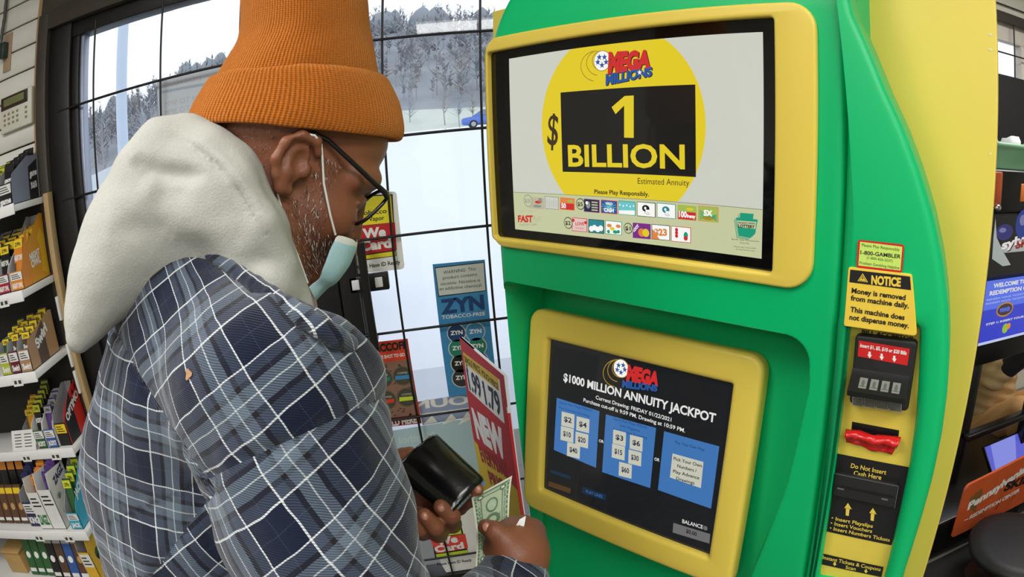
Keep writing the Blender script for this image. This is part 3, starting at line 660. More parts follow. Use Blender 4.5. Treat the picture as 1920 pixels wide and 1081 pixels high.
    for i in range(4):
        x0 = xl + wl_ * (.17 + .19 * i); w_ = wl_ * .135
        a = Art(PLip, .0002); a.flat([(x0, hl * .25), (x0 + w_, hl * .25), (x0 + w_, hl * .88), (x0, hl * .88)], pic, 0)
        a.disc((x0 + w_ * .5, hl * .56), w_ * .22, pic2, 1, local=True, ry=hl * .2); a.flat([(x0 + w_ * .1, hl * .34), (x0 + w_ * .9, hl * .34), (x0 + w_ * .9, hl * .4), (x0 + w_ * .1, hl * .4)], pic2, 1)
        a.build('bill_picture', lip)
    PT = Plane(PS.pt(0, 0, .0125), PS.x, EN); b = Art(PT, 0, qd); winm = M('tray_window', (96, 98, 92), .2, var=.4, vscale=200); wb = M('tray_outline', (150, 150, 146), .4)
    for x0, x1, y in ((310, 376, 10), (380, 448, 18), (452, 527, 28), (532, 605, 42)):
        b.poly([(x0, y), (x1, y + 8), (x1 - 2, y + 62), (x0, y + 50)], wb, 0); b.poly([(x0 + 3, y + 4), (x1 - 3, y + 11), (x1 - 5, y + 58), (x0 + 3, y + 47)], winm, 1)
    b.build('bill_window', o)
    # receipt slot closed with crumpled red tape
    ds = MB(); c4 = [LS(*p, 0, qd) for p in [(312, 160), (588, 212), (572, 330), (300, 275)]]
    a = Art(PS, .0004, qd); a.poly([(310, 158), (590, 210), (575, 320), (300, 270)], blackp, 0); a.build('ticket_slot', mach)
    tp = MB(); NX, NY = 26, 10; tv = []; tf = []; rn = random.Random(11)
    t0, t1, t2, t3 = [Vector(LS(*p, .006, qd)) for p in [(274, 205), (600, 258), (545, 362), (274, 285)]]
    for j in range(NY + 1):
        for i in range(NX + 1):
            u, v = i / NX, j / NY; p = (t0.lerp(t1, u)).lerp(t3.lerp(t2, u), v)
            bulge = .014 * math.sin(math.pi * min(1, v * 1.6 + .08)) * (1 - .6 * v) + .0022 * math.sin(u * 17 + v * 5) * math.sin(v * 7 + u * 3) + .0012 * rn.uniform(-1, 1) + .003
            tv.append(PS.pt(p.x, p.y + .0012 * math.sin(u * 9), max(.001, bulge)))
    for j in range(NY):
        for i in range(NX): k0 = j * (NX + 1) + i; tf.append((k0, k0 + NX + 1, k0 + NX + 2, k0 + 1))
    tape = link_mesh('red_tape', tv, tf, [M('glossy_red_tape', (206, 22, 26), .25, spec=.6, bump=.2, bscale=60)], None, mach, True)
    tape['label'] = 'crumpled red tape over the ticket slot'
    sm = tape.modifiers.new('thickness', 'SOLIDIFY'); sm.thickness = .0015; sm.offset = 1
    # voucher reader
    inkp = M('print_black', (22, 22, 24), .5); ylw = M('print_warm_yellow', (236, 208, 84), .5)
    a = Art(PS, .0006, qd)
    a.poly([(213, 346), (665, 432), (640, 560), (585, 760), (543, 893), (148, 808), (178, 600), (198, 470)], inkp, 0)
    a.text('Do Not Insert', (301, 430), (511, 472), 28, ylw, 2, .015); a.text('Cash Here', (318, 474), (482, 502), 28, ylw, 2, .015)
    for x, y in ((284, 640), (432, 670)):
        a.poly([(x - 10, y + 28), (x + 12, y + 32), (x + 6, y + 78), (x - 12, y + 74)], ylw, 2); a.poly([(x + 2, y), (x + 24, y + 38), (x - 20, y + 30)], ylw, 2)
    for i, (t, x0, x1) in enumerate((('• Insert Playslips', 186, 432), ('• Insert Vouchers', 181, 427), ('• Insert Numbers Tickets', 176, 533))): a.text(t, (x0, 738 + 30 * i), (x1, 738 + 30 * i + (x1 - x0) * .205), 22, ylw, 2, .015)
    a.poly([(128, 940), (497, 1022), (484, 1082), (118, 1004)], inkp, 0)
    a.text('Instant Tickets & Coupons', (134, 972), (478, 1046), 22, ylw, 2, .015); a.text('Scan', (270, 1030), (330, 1042), 20, ylw, 2, .015)
    for x, y in ((207, 995), (393, 1038)):
        a.poly([(x - 5, y - 4), (x + 6, y - 2), (x + 5, y + 8), (x - 6, y + 6)], ylw, 2); a.poly([(x - 12, y + 4), (x + 12, y + 9), (x - 2, y + 20)], ylw, 2)
    a.build('reader_label', mach)
    pr = [LS(*p, .008, qd) for p in [(204, 463), (588, 540), (562, 675), (192, 596)]]
    o = plate('voucher_reader', PS, [rounded([pr[3], pr[2], pr[1], pr[0]], .004)], .0085, .009, .002, softblack, mach)
    PR = Plane(PS.pt(0, 0, .0087), PS.x, EN); a = Art(PR, 0, qd)
    a.poly([(215, 530), (560, 600), (556, 618), (214, 548)], blackp, 0)
    mk = M('reader_mark', (96, 100, 104), .4); a.poly([(222, 548), (262, 556), (260, 566), (221, 558)], mk, 1); a.poly([(485, 610), (523, 618), (521, 629), (484, 621)], mk, 1)
    for p, q in (((206, 466), (586, 542)), ((586, 542), (562, 672))): a.line(p, q, .0009, mk, 1)
    a.build('reader_slot', o)
    # "BILL ACCEPTOR" wording partly under the notice
    a = Art(PS, .0006, qc); a.text('BILL ACCEPTOR', (368, 648), (680, 690), 20, inkp, 1, .04); a.build('acceptor_wording', mach)
    # stickers on the column
    PK = Plane(PE.pt(0, 0, .0045), PE.x, EN)
    a = Art(PK, .002, qc); P = rounded([a.L(p) for p in [(345, 92), (622, 122), (608, 290), (336, 258)]], .003); a.flat(P, M('label_red', (206, 36, 36), .35), 0)
    a.poly([(358, 104), (610, 134), (598, 276), (348, 246)], M('sticker_lime', (202, 232, 108), .4), 1); g_ = M('print_dark_green', (30, 84, 44), .5)
    a.text('Please Play Responsibly', (369, 131), (594, 160), 18, g_, 2); a.text('1-800-GAMBLER', (360, 178), (600, 204), 24, inkp, 2, .02); a.text('(1-800-426-2537)', (398, 206), (552, 226), 16, g_, 2); a.text('Problem Gambling Helpline', (356, 236), (592, 268), 17, g_, 2)
    st = a.build('helpline_sticker', mach); st['label'] = 'small lime sticker with a red border'
    a = Art(PK, .003, qc); nb_ = M('notice_yellow', (238, 204, 72), .4)
    P = rounded([a.L(p) for p in [(288, 255), (668, 300), (697, 668), (260, 606)]], [.003, .004, .004, .003])
    vs, fs = curve_plate([P], .004, .0008); a.add([PK.pt(x, y, .003 + z) for x, y, z in vs], fs, nb_)
    a.poly([(300, 270), (656, 312), (662, 393), (294, 345)], inkp, 1)
    a.text('NOTICE', (424, 355), (600, 370), 52, nb_, 2, .05); a.poly([(374, 292), (406, 346), (343, 338)], nb_, 2); a.poly([(374, 300), (399, 342), (350, 335)], inkp, 3); a.poly([(374, 306), (394, 339), (355, 333)], nb_, 4); a.poly([(371, 314), (378, 314), (376, 328), (372, 328)], inkp, 5)
    for t, x0, y0, x1, y1 in (('Money is removed', 307, 408, 628, 452), ('from machine daily.', 302, 452, 648, 500), ('This machine does', 299, 520, 622, 570), ('not dispense money.', 294, 566, 648, 618)): a.text(t, (x0, y0), (x1, y1), 32, inkp, 2, .03)
    st = a.build('notice_sign', mach); st['label'] = 'yellow notice plate with black heading'

# ------------------------------------------------------------------ folded price display beside the terminal
if on('machine'):
    q3 = crop(840, 620, 170 / 540)
    r1, r2, r3 = ray(862, 632), ray(945, 704), ray(941, 628)
    d2 = 1.06; zt = r2.z * d2; A = EYE + r1 * (zt / r1.z); B = EYE + r2 * d2; Cc = EYE + r3 * (zt / r3.z)
    pn = Vector((0, 0, 1)).cross(B - A).normalized()
    if pn.dot(EYE - A) < 0: pn = -pn
    PB = Plane((A.x, A.y, 0), B - A, pn); Wd = (B - A).length; ztop = A.z
    stand = thing('price_display', 'folded red and yellow cardboard price display standing left of the terminal', 'display sign', (A.x, A.y, FLOOR))
    card_w = M('white_cardboard', (222, 224, 230), .6); card_r = M('card_red', (188, 36, 44), .5); card_y = M('card_yellow', (216, 186, 40), .5); cw = M('card_print_white', (236, 236, 236), .5); cb_ = M('card_print_navy', (34, 40, 64), .5); cdr = M('card_print_dark_red', (150, 40, 40), .5)
    b = Art(PB, .0005, q3)
    b.box((0, FLOOR, -.006), (Wd, ztop, 0), card_w, PB)
    yb = b.L((170, 668))[1]
    b.flat([(0, FLOOR), (Wd, FLOOR), (Wd, yb), (0, yb)], card_y, 0); b.flat([(0, yb), (Wd, yb), (Wd, ztop), (0, ztop)], card_r, 0)
    b.poly([(90, 125), (308, 290), (338, 552), (124, 352)], cw, 1); b.poly([(90, 125), (300, 285), (306, 358), (98, 190)], card_y, 2)
    b.text('SINGLE PRICE', (102, 182), (196, 255), 34, cb_, 3, .02); b.text('POUCH PRICE', (204, 262), (302, 352), 34, cb_, 3, .02)
    b.text('$', (112, 236), (122, 246), 40, cb_, 3, .02); b.text('1.99', (130, 344), (206, 402), 110, cb_, 3, .03); b.text('$', (208, 335), (219, 345), 40, cb_, 3, .02); b.text('1.79', (226, 430), (322, 508), 120, cb_, 3, .03)
    b.text('NEW', (172, 622), (355, 768), 140, cw, 2, .07); b.text('EVERYDAY', (202, 770), (370, 880), 70, cdr, 2, .05); b.text('PRICE', (254, 905), (372, 985), 60, cdr, 2, .05)
    b.build('front_panel', stand)
    PB2 = Plane((A.x, A.y, 0), Vector((Cc.x - A.x, Cc.y - A.y, 0)), pn); b = MB(); b.box((0, FLOOR, -.004), ((Cc - A).xy.length * .93, ztop, 0), card_w, PB2); b.build('side_panel', stand)
    b = MB(); b.box((Wd - .003, FLOOR, -.005), (Wd + .0015, ztop - .06, .0012), card_w, PB); b.box((Wd - .001, ztop - .30, -.003), (Wd + .002, ztop - .07, .0022), card_r, PB); b.build('edge_fold', stand)
# ------------------------------------------------------------------ organic surfaces: signed-distance shapes meshed with surface nets
def _n(v): return np.array(v, float)
def cap(P, a, b, ra, rb):
    a = _n(a); b = _n(b); ba = b - a; t = np.clip(((P - a) @ ba) / max(ba @ ba, 1e-12), 0, 1)
    return np.linalg.norm(P - a - t[:, None] * ba, axis=1) - (ra + (rb - ra) * t)
def ell(P, c, r, B=None):
    q = P - _n(c)
    if B is not None: q = q @ np.array(B, float).T
    r = _n(r); k0 = np.linalg.norm(q / r, axis=1); k1 = np.linalg.norm(q / (r * r), axis=1)
    return k0 * (k0 - 1) / np.maximum(k1, 1e-9)
def smin(a, b, k):
    h = np.clip(.5 + .5 * (b - a) / k, 0, 1); return b + (a - b) * h - k * h * (1 - h)
def smax(a, b, k): return -smin(-a, -b, k)
def chain(P, pts, k=None):
    d = None
    for (a, ra), (b, rb) in zip(pts[:-1], pts[1:]):
        e = cap(P, a, b, ra, rb); d = e if d is None else (np.minimum(d, e) if not k else smin(d, e, k))
    return d
def nets(fn, lo, hi, res, smooth=2):
    lo = _n(lo); hi = _n(hi); K = 4
    n = np.ceil((hi - lo) / res / K).astype(int) * K + 1
    ax = [lo[i] + res * np.arange(n[i]) for i in range(3)]
    cs = [a[::K] for a in ax]
    G = np.stack(np.meshgrid(*cs, indexing='ij'), -1).reshape(-1, 3); dc = fn(G).reshape([len(c) for c in cs])
    up = dc
    for i in range(3): up = np.repeat(up, K, axis=i)
    sl = [slice(K // 2, K // 2 + n[i]) for i in range(3)]
    V = up[tuple(sl)].copy()
    near = np.abs(V) < K * res * 1.6
    idx = np.argwhere(near); P = lo + idx * res
    vals = np.concatenate([fn(P[i:i + 400000]) for i in range(0, len(P), 400000)]) if len(P) else np.zeros(0)
    V[near] = vals
    ins = V < 0; c = [ins[i:n[0] - 1 + i, j:n[1] - 1 + j, k:n[2] - 1 + k] for i in (0, 1) for j in (0, 1) for k in (0, 1)]
    s = sum(x.astype(np.int8) for x in c); act = (s > 0) & (s < 8); cells = np.argwhere(act)
    vid = -np.ones(act.shape, int); vid[tuple(cells.T)] = np.arange(len(cells))
    acc = np.zeros((len(cells), 3)); cnt = np.zeros(len(cells)); cor = [np.array(q) for q in [(i, j, k) for i in (0, 1) for j in (0, 1) for k in (0, 1)]]
    for a in range(8):
        for b in range(a + 1, 8):
            if np.abs(cor[a] - cor[b]).sum() != 1: continue
            va = V[tuple((cells + cor[a]).T)]; vb = V[tuple((cells + cor[b]).T)]; m = (va < 0) != (vb < 0)
            t = va[m] / (va[m] - vb[m]); acc[m] += cor[a] + t[:, None] * (cor[b] - cor[a]); cnt[m] += 1
    verts = lo + (cells + acc / np.maximum(cnt, 1)[:, None]) * res
    faces = []
    for axis in range(3):
        o1, o2 = [(1, 2), (2, 0), (0, 1)][axis]
        A = np.take(ins, range(0, n[axis] - 1), axis); B = np.take(ins, range(1, n[axis]), axis); e = np.argwhere(A != B)
        e = e[(e[:, o1] > 0) & (e[:, o2] > 0) & (e[:, o1] < n[o1] - 1) & (e[:, o2] < n[o2] - 1)]
        if not len(e): continue
        d1 = np.zeros(3, int); d1[o1] = 1; d2 = np.zeros(3, int); d2[o2] = 1
        q = np.stack([vid[tuple((e - d1 - d2).T)], vid[tuple((e - d2).T)], vid[tuple(e.T)], vid[tuple((e - d1).T)]], 1)
        flip = ~A[tuple(e.T)]; q[flip] = q[flip][:, ::-1]; faces.append(q[(q >= 0).all(1)])
    F = np.concatenate(faces)
    for _ in range(smooth):                                   # light Laplacian pass
        s_ = np.zeros_like(verts); w = np.zeros(len(verts))
        for a, b in ((0, 1), (1, 2), (2, 3), (3, 0)):
            np.add.at(s_, F[:, a], verts[F[:, b]]); np.add.at(s_, F[:, b], verts[F[:, a]]); np.add.at(w, F[:, a], 1); np.add.at(w, F[:, b], 1)
        verts = verts + .5 * (s_ / np.maximum(w, 1)[:, None] - verts)
    return verts, F
def vnormals(v, F):
    fn = np.cross(v[F[:, 2]] - v[F[:, 0]], v[F[:, 3]] - v[F[:, 1]]); n = np.zeros_like(v)
    for i in range(4): np.add.at(n, F[:, i], fn)
    return n / np.maximum(np.linalg.norm(n, axis=1), 1e-12)[:, None]
def nparr(v): return np.array(v[:], float)
def apx(px, py, d): return nparr(at(px, py, d))

def fbm(P, scale, seed=0, n=4):
    """cheap smooth noise: sums of rotated sines"""
    r = np.random.RandomState(seed); out = np.zeros(len(P))
    for o in range(n):
        for _ in range(3):
            k = r.normal(size=3); k = k / np.linalg.norm(k) * scale * (1.7 ** o); out += np.sin(P @ k + r.uniform(0, 6.28)) / (1.6 ** o) / 3
    return out
def uvmesh(name, v, F, mat, parent, uv=None):
    o = link_mesh(name, [tuple(p) for p in v], F.tolist(), [mat], None, parent, True)
    if uv is not None:
        L = o.data.uv_layers.new(name='UVMap'); L.data.foreach_set('uv', uv.reshape(-1).astype(np.float32))
    return o

# ------------------------------------------------------------------ the man at the terminal
if on('man'):
    yaw, pit = math.radians(18), math.radians(33)
    Fh = np.array([math.cos(yaw), math.sin(yaw), 0]); Zv = np.array([0, 0, 1.0])
    HF = math.cos(pit) * Fh - math.sin(pit) * Zv; HU = math.cos(pit) * Zv + math.sin(pit) * Fh; HR = np.cross(HF, HU)
    HO = apx(550, 306, .66) - HR * .075; HB = np.array([HF, HR, HU])
    hw = lambda f, r, u: HO + HF * f + HR * r + HU * u
    HPL = lambda r: Plane(Vector(hw(0, r, 0)), Vector(HF), Vector(HR))           # sagittal slice at r
    def hpx(px, py, r):                                                      # survey point on the sagittal slice r -> head frame
        rr = ray(px, py); p0 = Vector(hw(0, r, 0)); n_ = Vector(HR); P = EYE + rr * ((p0 - EYE).dot(n_) / rr.dot(n_)); q = HB @ (nparr(P) - HO); return (q[0], r, q[2])
    skin = M('brown_skin', (130, 79, 54), .48, spec=.45, var=.14, vscale=22, bump=.25, bscale=350)
    man = thing('person', 'person in orange knit beanie, grey hood and blue plaid jacket holding a black wallet', 'person', tuple(hw(-.1, 0, 0)[:2]) + (FLOOR,))
    C7 = apx(432, 540, .715); Rsh = apx(520, 735, .585); Relb = apx(735, 1330, .60); Rwr = apx(968, 1105, .735)
    Lsh = apx(505, 730, .97); Lelb = apx(610, 990, 1.0); Lwr = apx(775, 925, .875)
    pelvis = C7 + np.array([-.10, 0.06, -.72])
    c7h = HB @ (C7 - HO)

    # --- head
    def head(P):
        q = (P - HO) @ HB.T; s = np.abs(q[:, 1]); Q = np.stack([q[:, 0], s, q[:, 2]], 1)      # mirrored copy for paired features
        d = ell(q, (-.022, 0, .045), (.108, .077, .10))
        d = smin(d, ell(q, (.046, 0, .054), (.058, .062, .047)), .02)
        d = smin(d, ell(q, (.028, 0, .006), (.074, .071, .062)), .02)
        d = smin(d, ell(q, (.034, 0, -.058), (.064, .058, .052)), .02)
        d = smin(d, ell(Q, (.057, .041, -.03), (.043, .030, .034)), .016)
        d = smin(d, ell(q, (.070, 0, -.068), (.039, .037, .034)), .014)
        d = smin(d, chain(Q, [((.004, .056, -.05), .017), ((.03, .05, -.085), .016), ((.082, .018, -.102), .015)]), .014)
        d = smin(d, ell(q, (.078, 0, -.097), (.027, .026, .021)), .012)
        d = smin(d, chain(Q, [((.099, .0, .02), .012), ((.096, .032, .024), .013), ((.074, .057, .016), .012)]), .012)
        d = smax(d, -ell(Q, (.114, .033, -.007), (.019, .021, .013)), .010)
        d = smin(d, ell(Q, (.088, .032, -.006), (.0125, .0145, .0125)), .004)
        d = smin(d, chain(Q, [((.094, .016, -.003), .003), ((.1005, .032, .0005), .003), ((.091, .050, -.006), .003)]), .003)
        d = smin(d, chain(q, [((.100, 0, .004), .0085), ((.106, 0, -.02), .0095), ((.1115, 0, -.040), .0115)]), .010)
        d = smin(d, ell(Q, (.100, .0145, -.0455), (.0125, .0085, .009)), .006)
        d = smax(d, -ell(Q, (.108, .008, -.054), (.006, .0035, .005)), .003)
        d = smin(d, chain(Q, [((.107, 0, -.067), .0055), ((.100, .020, -.069), .004)]), .004)
        d = smin(d, chain(Q, [((.106, 0, -.077), .006), ((.099, .018, -.073), .004)]), .004)
        d = smin(d, chain(q, [((-.035, 0, -.03), .062), (tuple(c7h * .55), .064), (tuple(c7h), .072)]), .025)
        # ears
        e = chain(Q, [((.020, .079, .020), .0045), ((.012, .083, .030), .0050), ((-.006, .088, .0285), .0052), ((-.0195, .092, .014), .0055), ((-.021, .092, -.004), .0055), ((-.013, .089, -.017), .005), ((-.002, .085, -.027), .0065), ((.0065, .081, -.027), .006)], .004)
        e = smin(e, ell(Q, (-.004, .080, .001), (.019, .0075, .027)), .004)
        e = smin(e, ell(Q, (-.004, .086, -.012), (.008, .006, .013)), .005)
        e = smax(e, -ell(Q, (.006, .090, .006), (.0105, .011, .0125)), .004)
        e = smax(e, -ell(Q, (-.004, .094, .017), (.010, .006, .007)), .003)
        e = smin(e, ell(Q, (.016, .078, -.002), (.005, .0055, .008)), .003)
        return smin(d, e, .006)
    hl = HO - .02 * HF
    hv, hf = nets(head, hl - .24, hl + .21, .0022, 1)
    keep = (hv @ np.array([0, 0, 1.0])) > C7[2] - .02

    # --- hands: each finger its own chain
    def finger(P, pts, k=.004): return chain(P, pts, k)
    rp = lambda x, y, d: apx(730 + x * .26, 800 + y * .26, d)
    def rhand(P):
        d = ell(P, rp(905, 872, .738), (.033, .037, .027))
        d = smin(d, cap(P, rp(950, 800, .755), rp(880, 1000, .738), .026, .029), .02)
        d = smin(d, cap(P, rp(930, 930, .735), Rwr, .034, .031), .02)
        d = smin(d, chain(P, [(rp(900, 930, .716), .020), (rp(815, 800, .712), .0140), (rp(760, 752, .711), .0118), (rp(700, 722, .716), .0098)], .003), .010)       # thumb
        d = smin(d, chain(P, [(rp(1038, 748, .757), .0150), (rp(975, 706, .778), .0120), (rp(870, 708, .785), .0100), (rp(745, 755, .782), .0085)], .004), .006)    # index
        for (kx, ky, dk, dx) in ((1062, 850, .768, 0), (1058, 930, .762, 10), (1030, 1000, .755, 25)):
            d = smin(d, chain(P, [(rp(kx, ky, dk), .0150), (rp(kx - 60, ky + 5, dk + .035), .0115), (rp(kx - 230, ky + 10, dk + .034), .0095), (rp(kx - 315 + dx, ky + 12, dk + .020), .0085)], .004), .005)
        return d
    def lhand(P):
        d = ell(P, rp(280, 480, .885), (.042, .03, .040))
        d = smin(d, cap(P, rp(240, 400, .885), rp(360, 560, .878), .026, .024), .02)
        d = smin(d, cap(P, rp(250, 470, .885), Lwr, .030, .028), .02)
        d = smin(d, chain(P, [(rp(200, 420, .880), .017), (rp(130, 300, .866), .0135), (rp(95, 215, .856), .0115), (rp(150, 190, .850), .0095)], .005), .010)   # thumb behind the wallet's top edge
        d = smin(d, chain(P, [(rp(380, 560, .872), .0145), (rp(500, 575, .850), .0115), (rp(575, 525, .822), .0098), (rp(632, 452, .802), .0088)], .004), .006)   # index along the lower edge
        d = smin(d, chain(P, [(rp(360, 640, .872), .0145), (rp(455, 700, .830), .0118), (rp(447, 640, .792), .0112), (rp(372, 575, .783), .0098)], .004), .006)   # middle, curled round the front
        d = smin(d, chain(P, [(rp(290, 660, .865), .0145), (rp(355, 770, .825), .0115), (rp(330, 725, .788), .0110), (rp(255, 638, .778), .0095)], .004), .006)   # ring
        d = smin(d, chain(P, [(rp(210, 640, .860), .0135), (rp(240, 760, .825), .0105), (rp(215, 740, .795), .0095), (rp(165, 680, .785), .0085)], .004), .006)   # little
        return d
    def box_of(pts, m): pts = np.array(pts); return pts.min(0) - m, pts.max(0) + m
    lo, hi = box_of([rp(930, 850, .735), rp(700, 700, .72), rp(1075, 900, .80), Rwr], .055); r1v, r1f = nets(rhand, lo, hi, .0018, 1)
    lo, hi = box_of([rp(280, 480, .885), rp(100, 180, .85), rp(640, 450, .80), rp(240, 760, .78), Lwr], .05); l1v, l1f = nets(lhand, lo, hi, .0018, 1)
    # --- the body under the clothes, to the ground
    hipR, hipL = pelvis + np.array([.03, -.10, -.02]), pelvis + np.array([-.03, .10, -.02])
    footR, footL = np.array([hipR[0] + .08, hipR[1] - .03, FLOOR + .075]), np.array([hipL[0] - .02, hipL[1] + .03, FLOOR + .075])
    kneeR, kneeL = (hipR + footR) / 2 + Fh * .05, (hipL + footL) / 2 + Fh * .04
    def core(P):
        d = cap(P, C7 - .04 * Zv, pelvis, .10, .12)
        d = smin(d, chain(P, [(C7 - .05 * Zv, .07), (Rsh, .055), (Relb, .042), (Rwr, .029)]), .03); d = smin(d, chain(P, [(C7 - .05 * Zv, .07), (Lsh, .055), (Lelb, .042), (Lwr, .027)]), .03)
        for h, k, f in ((hipR, kneeR, footR), (hipL, kneeL, footL)): d = smin(d, chain(P, [(h, .085), (k, .055), (f, .04)]), .03)
        return d
    lo, hi = box_of([C7, pelvis, Rsh, Relb, Rwr, Lsh, Lelb, footR, footL], .14); cv, cf = nets(core, lo, hi, .011, 1)
    V = np.concatenate([hv, r1v, l1v, cv]); Fc = np.concatenate([hf, r1f + len(hv), l1f + len(hv) + len(r1v), cf + len(hv) + len(r1v) + len(l1v)])
    body = uvmesh('body', V, Fc, skin, man)
    # nails
    nail = M('fingernail', (176, 120, 96), .3, var=.03)

    # --- hair stubble and grey beard
    hn = vnormals(hv, hf); hq = (hv - HO) @ HB.T; rs = np.random.RandomState(4)
    def strands(name, sel, count, length, w, cols, lay, parent=man):
        ids = np.where(sel)[0]; ids = ids[rs.randint(0, len(ids), count)]; mb = MB()
        for i in ids:
            p = hv[i] + rs.normal(size=3) * .0012; n = hn[i]; dirn = n * .55 + HB.T @ np.array(lay) + rs.normal(size=3) * .35; dirn /= np.linalg.norm(dirn); L_ = length * rs.uniform(.5, 1.3)
            sd = np.cross(dirn, n); sd /= max(np.linalg.norm(sd), 1e-6); m = cols[rs.randint(len(cols))]; mid = p + dirn * L_ * .5 + n * .0006; e = p + dirn * L_ - n * L_ * .15
            mb.add([p - sd * w, p + sd * w, mid + sd * w * .8, mid - sd * w * .8, e], [(0, 1, 2, 3), (3, 2, 4)], m)
        return mb.build(name, parent)
    hg = M('grey_hair', (206, 198, 190), .5, var=0); hd = M('dark_hair', (52, 40, 36), .5, var=0); hm = M('mid_grey_hair', (128, 116, 108), .5, var=0)
    fo = rs.uniform(size=len(hv))
    bsel = (hq[:, 2] < -.028) & (hq[:, 0] > .014) & (np.abs(hq[:, 1]) > .012) & (hq[:, 2] > -.125) & (hq[:, 0] - .35 * hq[:, 2] < .108 + fo * .01) & ~((hq[:, 2] > -.05) & (hq[:, 0] > .062))
    side = (hq[:, 2] > -.028) & (hq[:, 2] < .024) & (hq[:, 0] > .024) & (hq[:, 0] < .052) & (np.abs(hq[:, 1]) > .05)
    strands('beard', bsel | (side & (fo < .6)), 2600, .007, .00028, [hg, hm, hm, hd, hd], (.25, 0, -.9))
    nape = (hq[:, 0] < -.024) & (hq[:, 0] > -.115) & (hq[:, 2] < .04) & (hq[:, 2] > -.05) & (np.abs(hq[:, 1]) < .082)
    strands('cropped_hair', nape, 1500, .0035, .0002, [hd, hd, hm, hg], (-.3, 0, -.9))

    # --- beanie
    def knit(name, rgb, ribs):
        m = bpy.data.materials.new(name); m.use_nodes = True; n = m.node_tree.nodes; L = m.node_tree.links; b = n['Principled BSDF']
        b.inputs['Roughness'].default_value = .9; b.inputs['Specular IOR Level'].default_value = .15; b.inputs['Sheen Weight'].default_value = .5; b.inputs['Sheen Roughness'].default_value = .6
        b.inputs['Sheen Tint'].default_value = srgb((255, 190, 120))
        uvn = n.new('ShaderNodeUVMap'); sp = n.new('ShaderNodeSeparateXYZ'); L.new(uvn.outputs[0], sp.inputs[0])
        mu = n.new('ShaderNodeMath'); mu.operation = 'MULTIPLY'; mu.inputs[1].default_value = ribs * 2 * math.pi; L.new(sp.outputs[0], mu.inputs[0])
        tn = n.new('ShaderNodeTexNoise'); tn.inputs['Scale'].default_value = 260; tc = n.new('ShaderNodeTexCoord'); L.new(tc.outputs['Object'], tn.inputs['Vector'])
        ad = n.new('ShaderNodeMath'); ad.operation = 'MULTIPLY_ADD'; ad.inputs[1].default_value = 2.2; L.new(tn.outputs['Fac'], ad.inputs[0]); L.new(mu.outputs[0], ad.inputs[2])
        si = n.new('ShaderNodeMath'); si.operation = 'SINE'; L.new(ad.outputs[0], si.inputs[0])
        rows = n.new('ShaderNodeMath'); rows.operation = 'MULTIPLY'; rows.inputs[1].default_value = 2 * math.pi * 420; L.new(sp.outputs[1], rows.inputs[0]); rs_ = n.new('ShaderNodeMath'); rs_.operation = 'SINE'; L.new(rows.outputs[0], rs_.inputs[0])
        hsum = n.new('ShaderNodeMath'); hsum.operation = 'MULTIPLY_ADD'; hsum.inputs[1].default_value = .25; L.new(rs_.outputs[0], hsum.inputs[0]); L.new(si.outputs[0], hsum.inputs[2])
        bp = n.new('ShaderNodeBump'); bp.inputs['Strength'].default_value = .75; bp.inputs['Distance'].default_value = .0010; L.new(hsum.outputs[0], bp.inputs['Height']); L.new(bp.outputs[0], b.inputs['Normal'])
        mr = n.new('ShaderNodeMapRange'); mr.inputs['From Min'].default_value = -1.2; mr.inputs['From Max'].default_value = 1.2; mr.inputs['To Min'].default_value = .80; mr.inputs['To Max'].default_value = 1.08; L.new(hsum.outputs[0], mr.inputs['Value'])
        hs = n.new('ShaderNodeHueSaturation'); hs.inputs['Color'].default_value = srgb(rgb); L.new(mr.outputs[0], hs.inputs['Value']); L.new(hs.outputs[0], b.inputs['Base Color']); return m
    wool = knit('orange_wool', (176, 94, 22), 150)
    hat = thing('knit_beanie', None, None, tuple(hw(-.03, 0, .08)))
    setparent(hat, man)
    def rings_from(sections, nseg=96):
        """sections: (front (F,U), back (F,U), half width, squareness)"""
        out = []
        for (f0, u0), (f1, u1), hwid in sections:
            c = ((f0 + f1) / 2, (u0 + u1) / 2); ax = ((f0 - f1) / 2, (u0 - u1) / 2)
            out.append([hw(c[0] + ax[0] * math.cos(t), hwid * math.sin(t), c[1] + ax[1] * math.cos(t)) for t in [2 * math.pi * k / nseg for k in range(nseg)]])
        return out
    def spline_sections(sec, n):
        sec = [np.array([s[0][0], s[0][1], s[1][0], s[1][1], s[2]]) for s in sec]; out = []
        for i in range(len(sec) - 1):
            p0, p1, p2, p3 = sec[max(i - 1, 0)], sec[i], sec[i + 1], sec[min(i + 2, len(sec) - 1)]
            for k in range(n):
                t = k / n; out.append(.5 * (2 * p1 + (p2 - p0) * t + (2 * p0 - 5 * p1 + 4 * p2 - p3) * t * t + (3 * p1 - p0 - 3 * p2 + p3) * t ** 3))
        out.append(sec[-1]); return [((s[0], s[1]), (s[2], s[3]), s[4]) for s in out]
    def knit_mesh(name, sec, parent, n=6, wob=.0015, seed=1):
        R_ = rings_from(spline_sections(sec, n)); N = len(R_[0]); v = np.array([p for r in R_ for p in r]); F_ = []; uv = []
        ln = [0]
        for i in range(1, len(R_)): ln.append(ln[-1] + float(np.mean(np.linalg.norm(np.array(R_[i]) - np.array(R_[i - 1]), axis=1))))
        for i in range(len(R_) - 1):
            for k in range(N):
                F_.append((i * N + k, i * N + (k + 1) % N, (i + 1) * N + (k + 1) % N, (i + 1) * N + k)); uv += [(k / N, ln[i]), ((k + 1) / N, ln[i]), ((k + 1) / N, ln[i + 1]), (k / N, ln[i + 1])]
        F_ = np.array(F_); v = v + vnormals(v, F_) * (fbm(v, 45, seed) * wob)[:, None]
        return uvmesh(name, v, F_, wool, parent, np.array(uv))
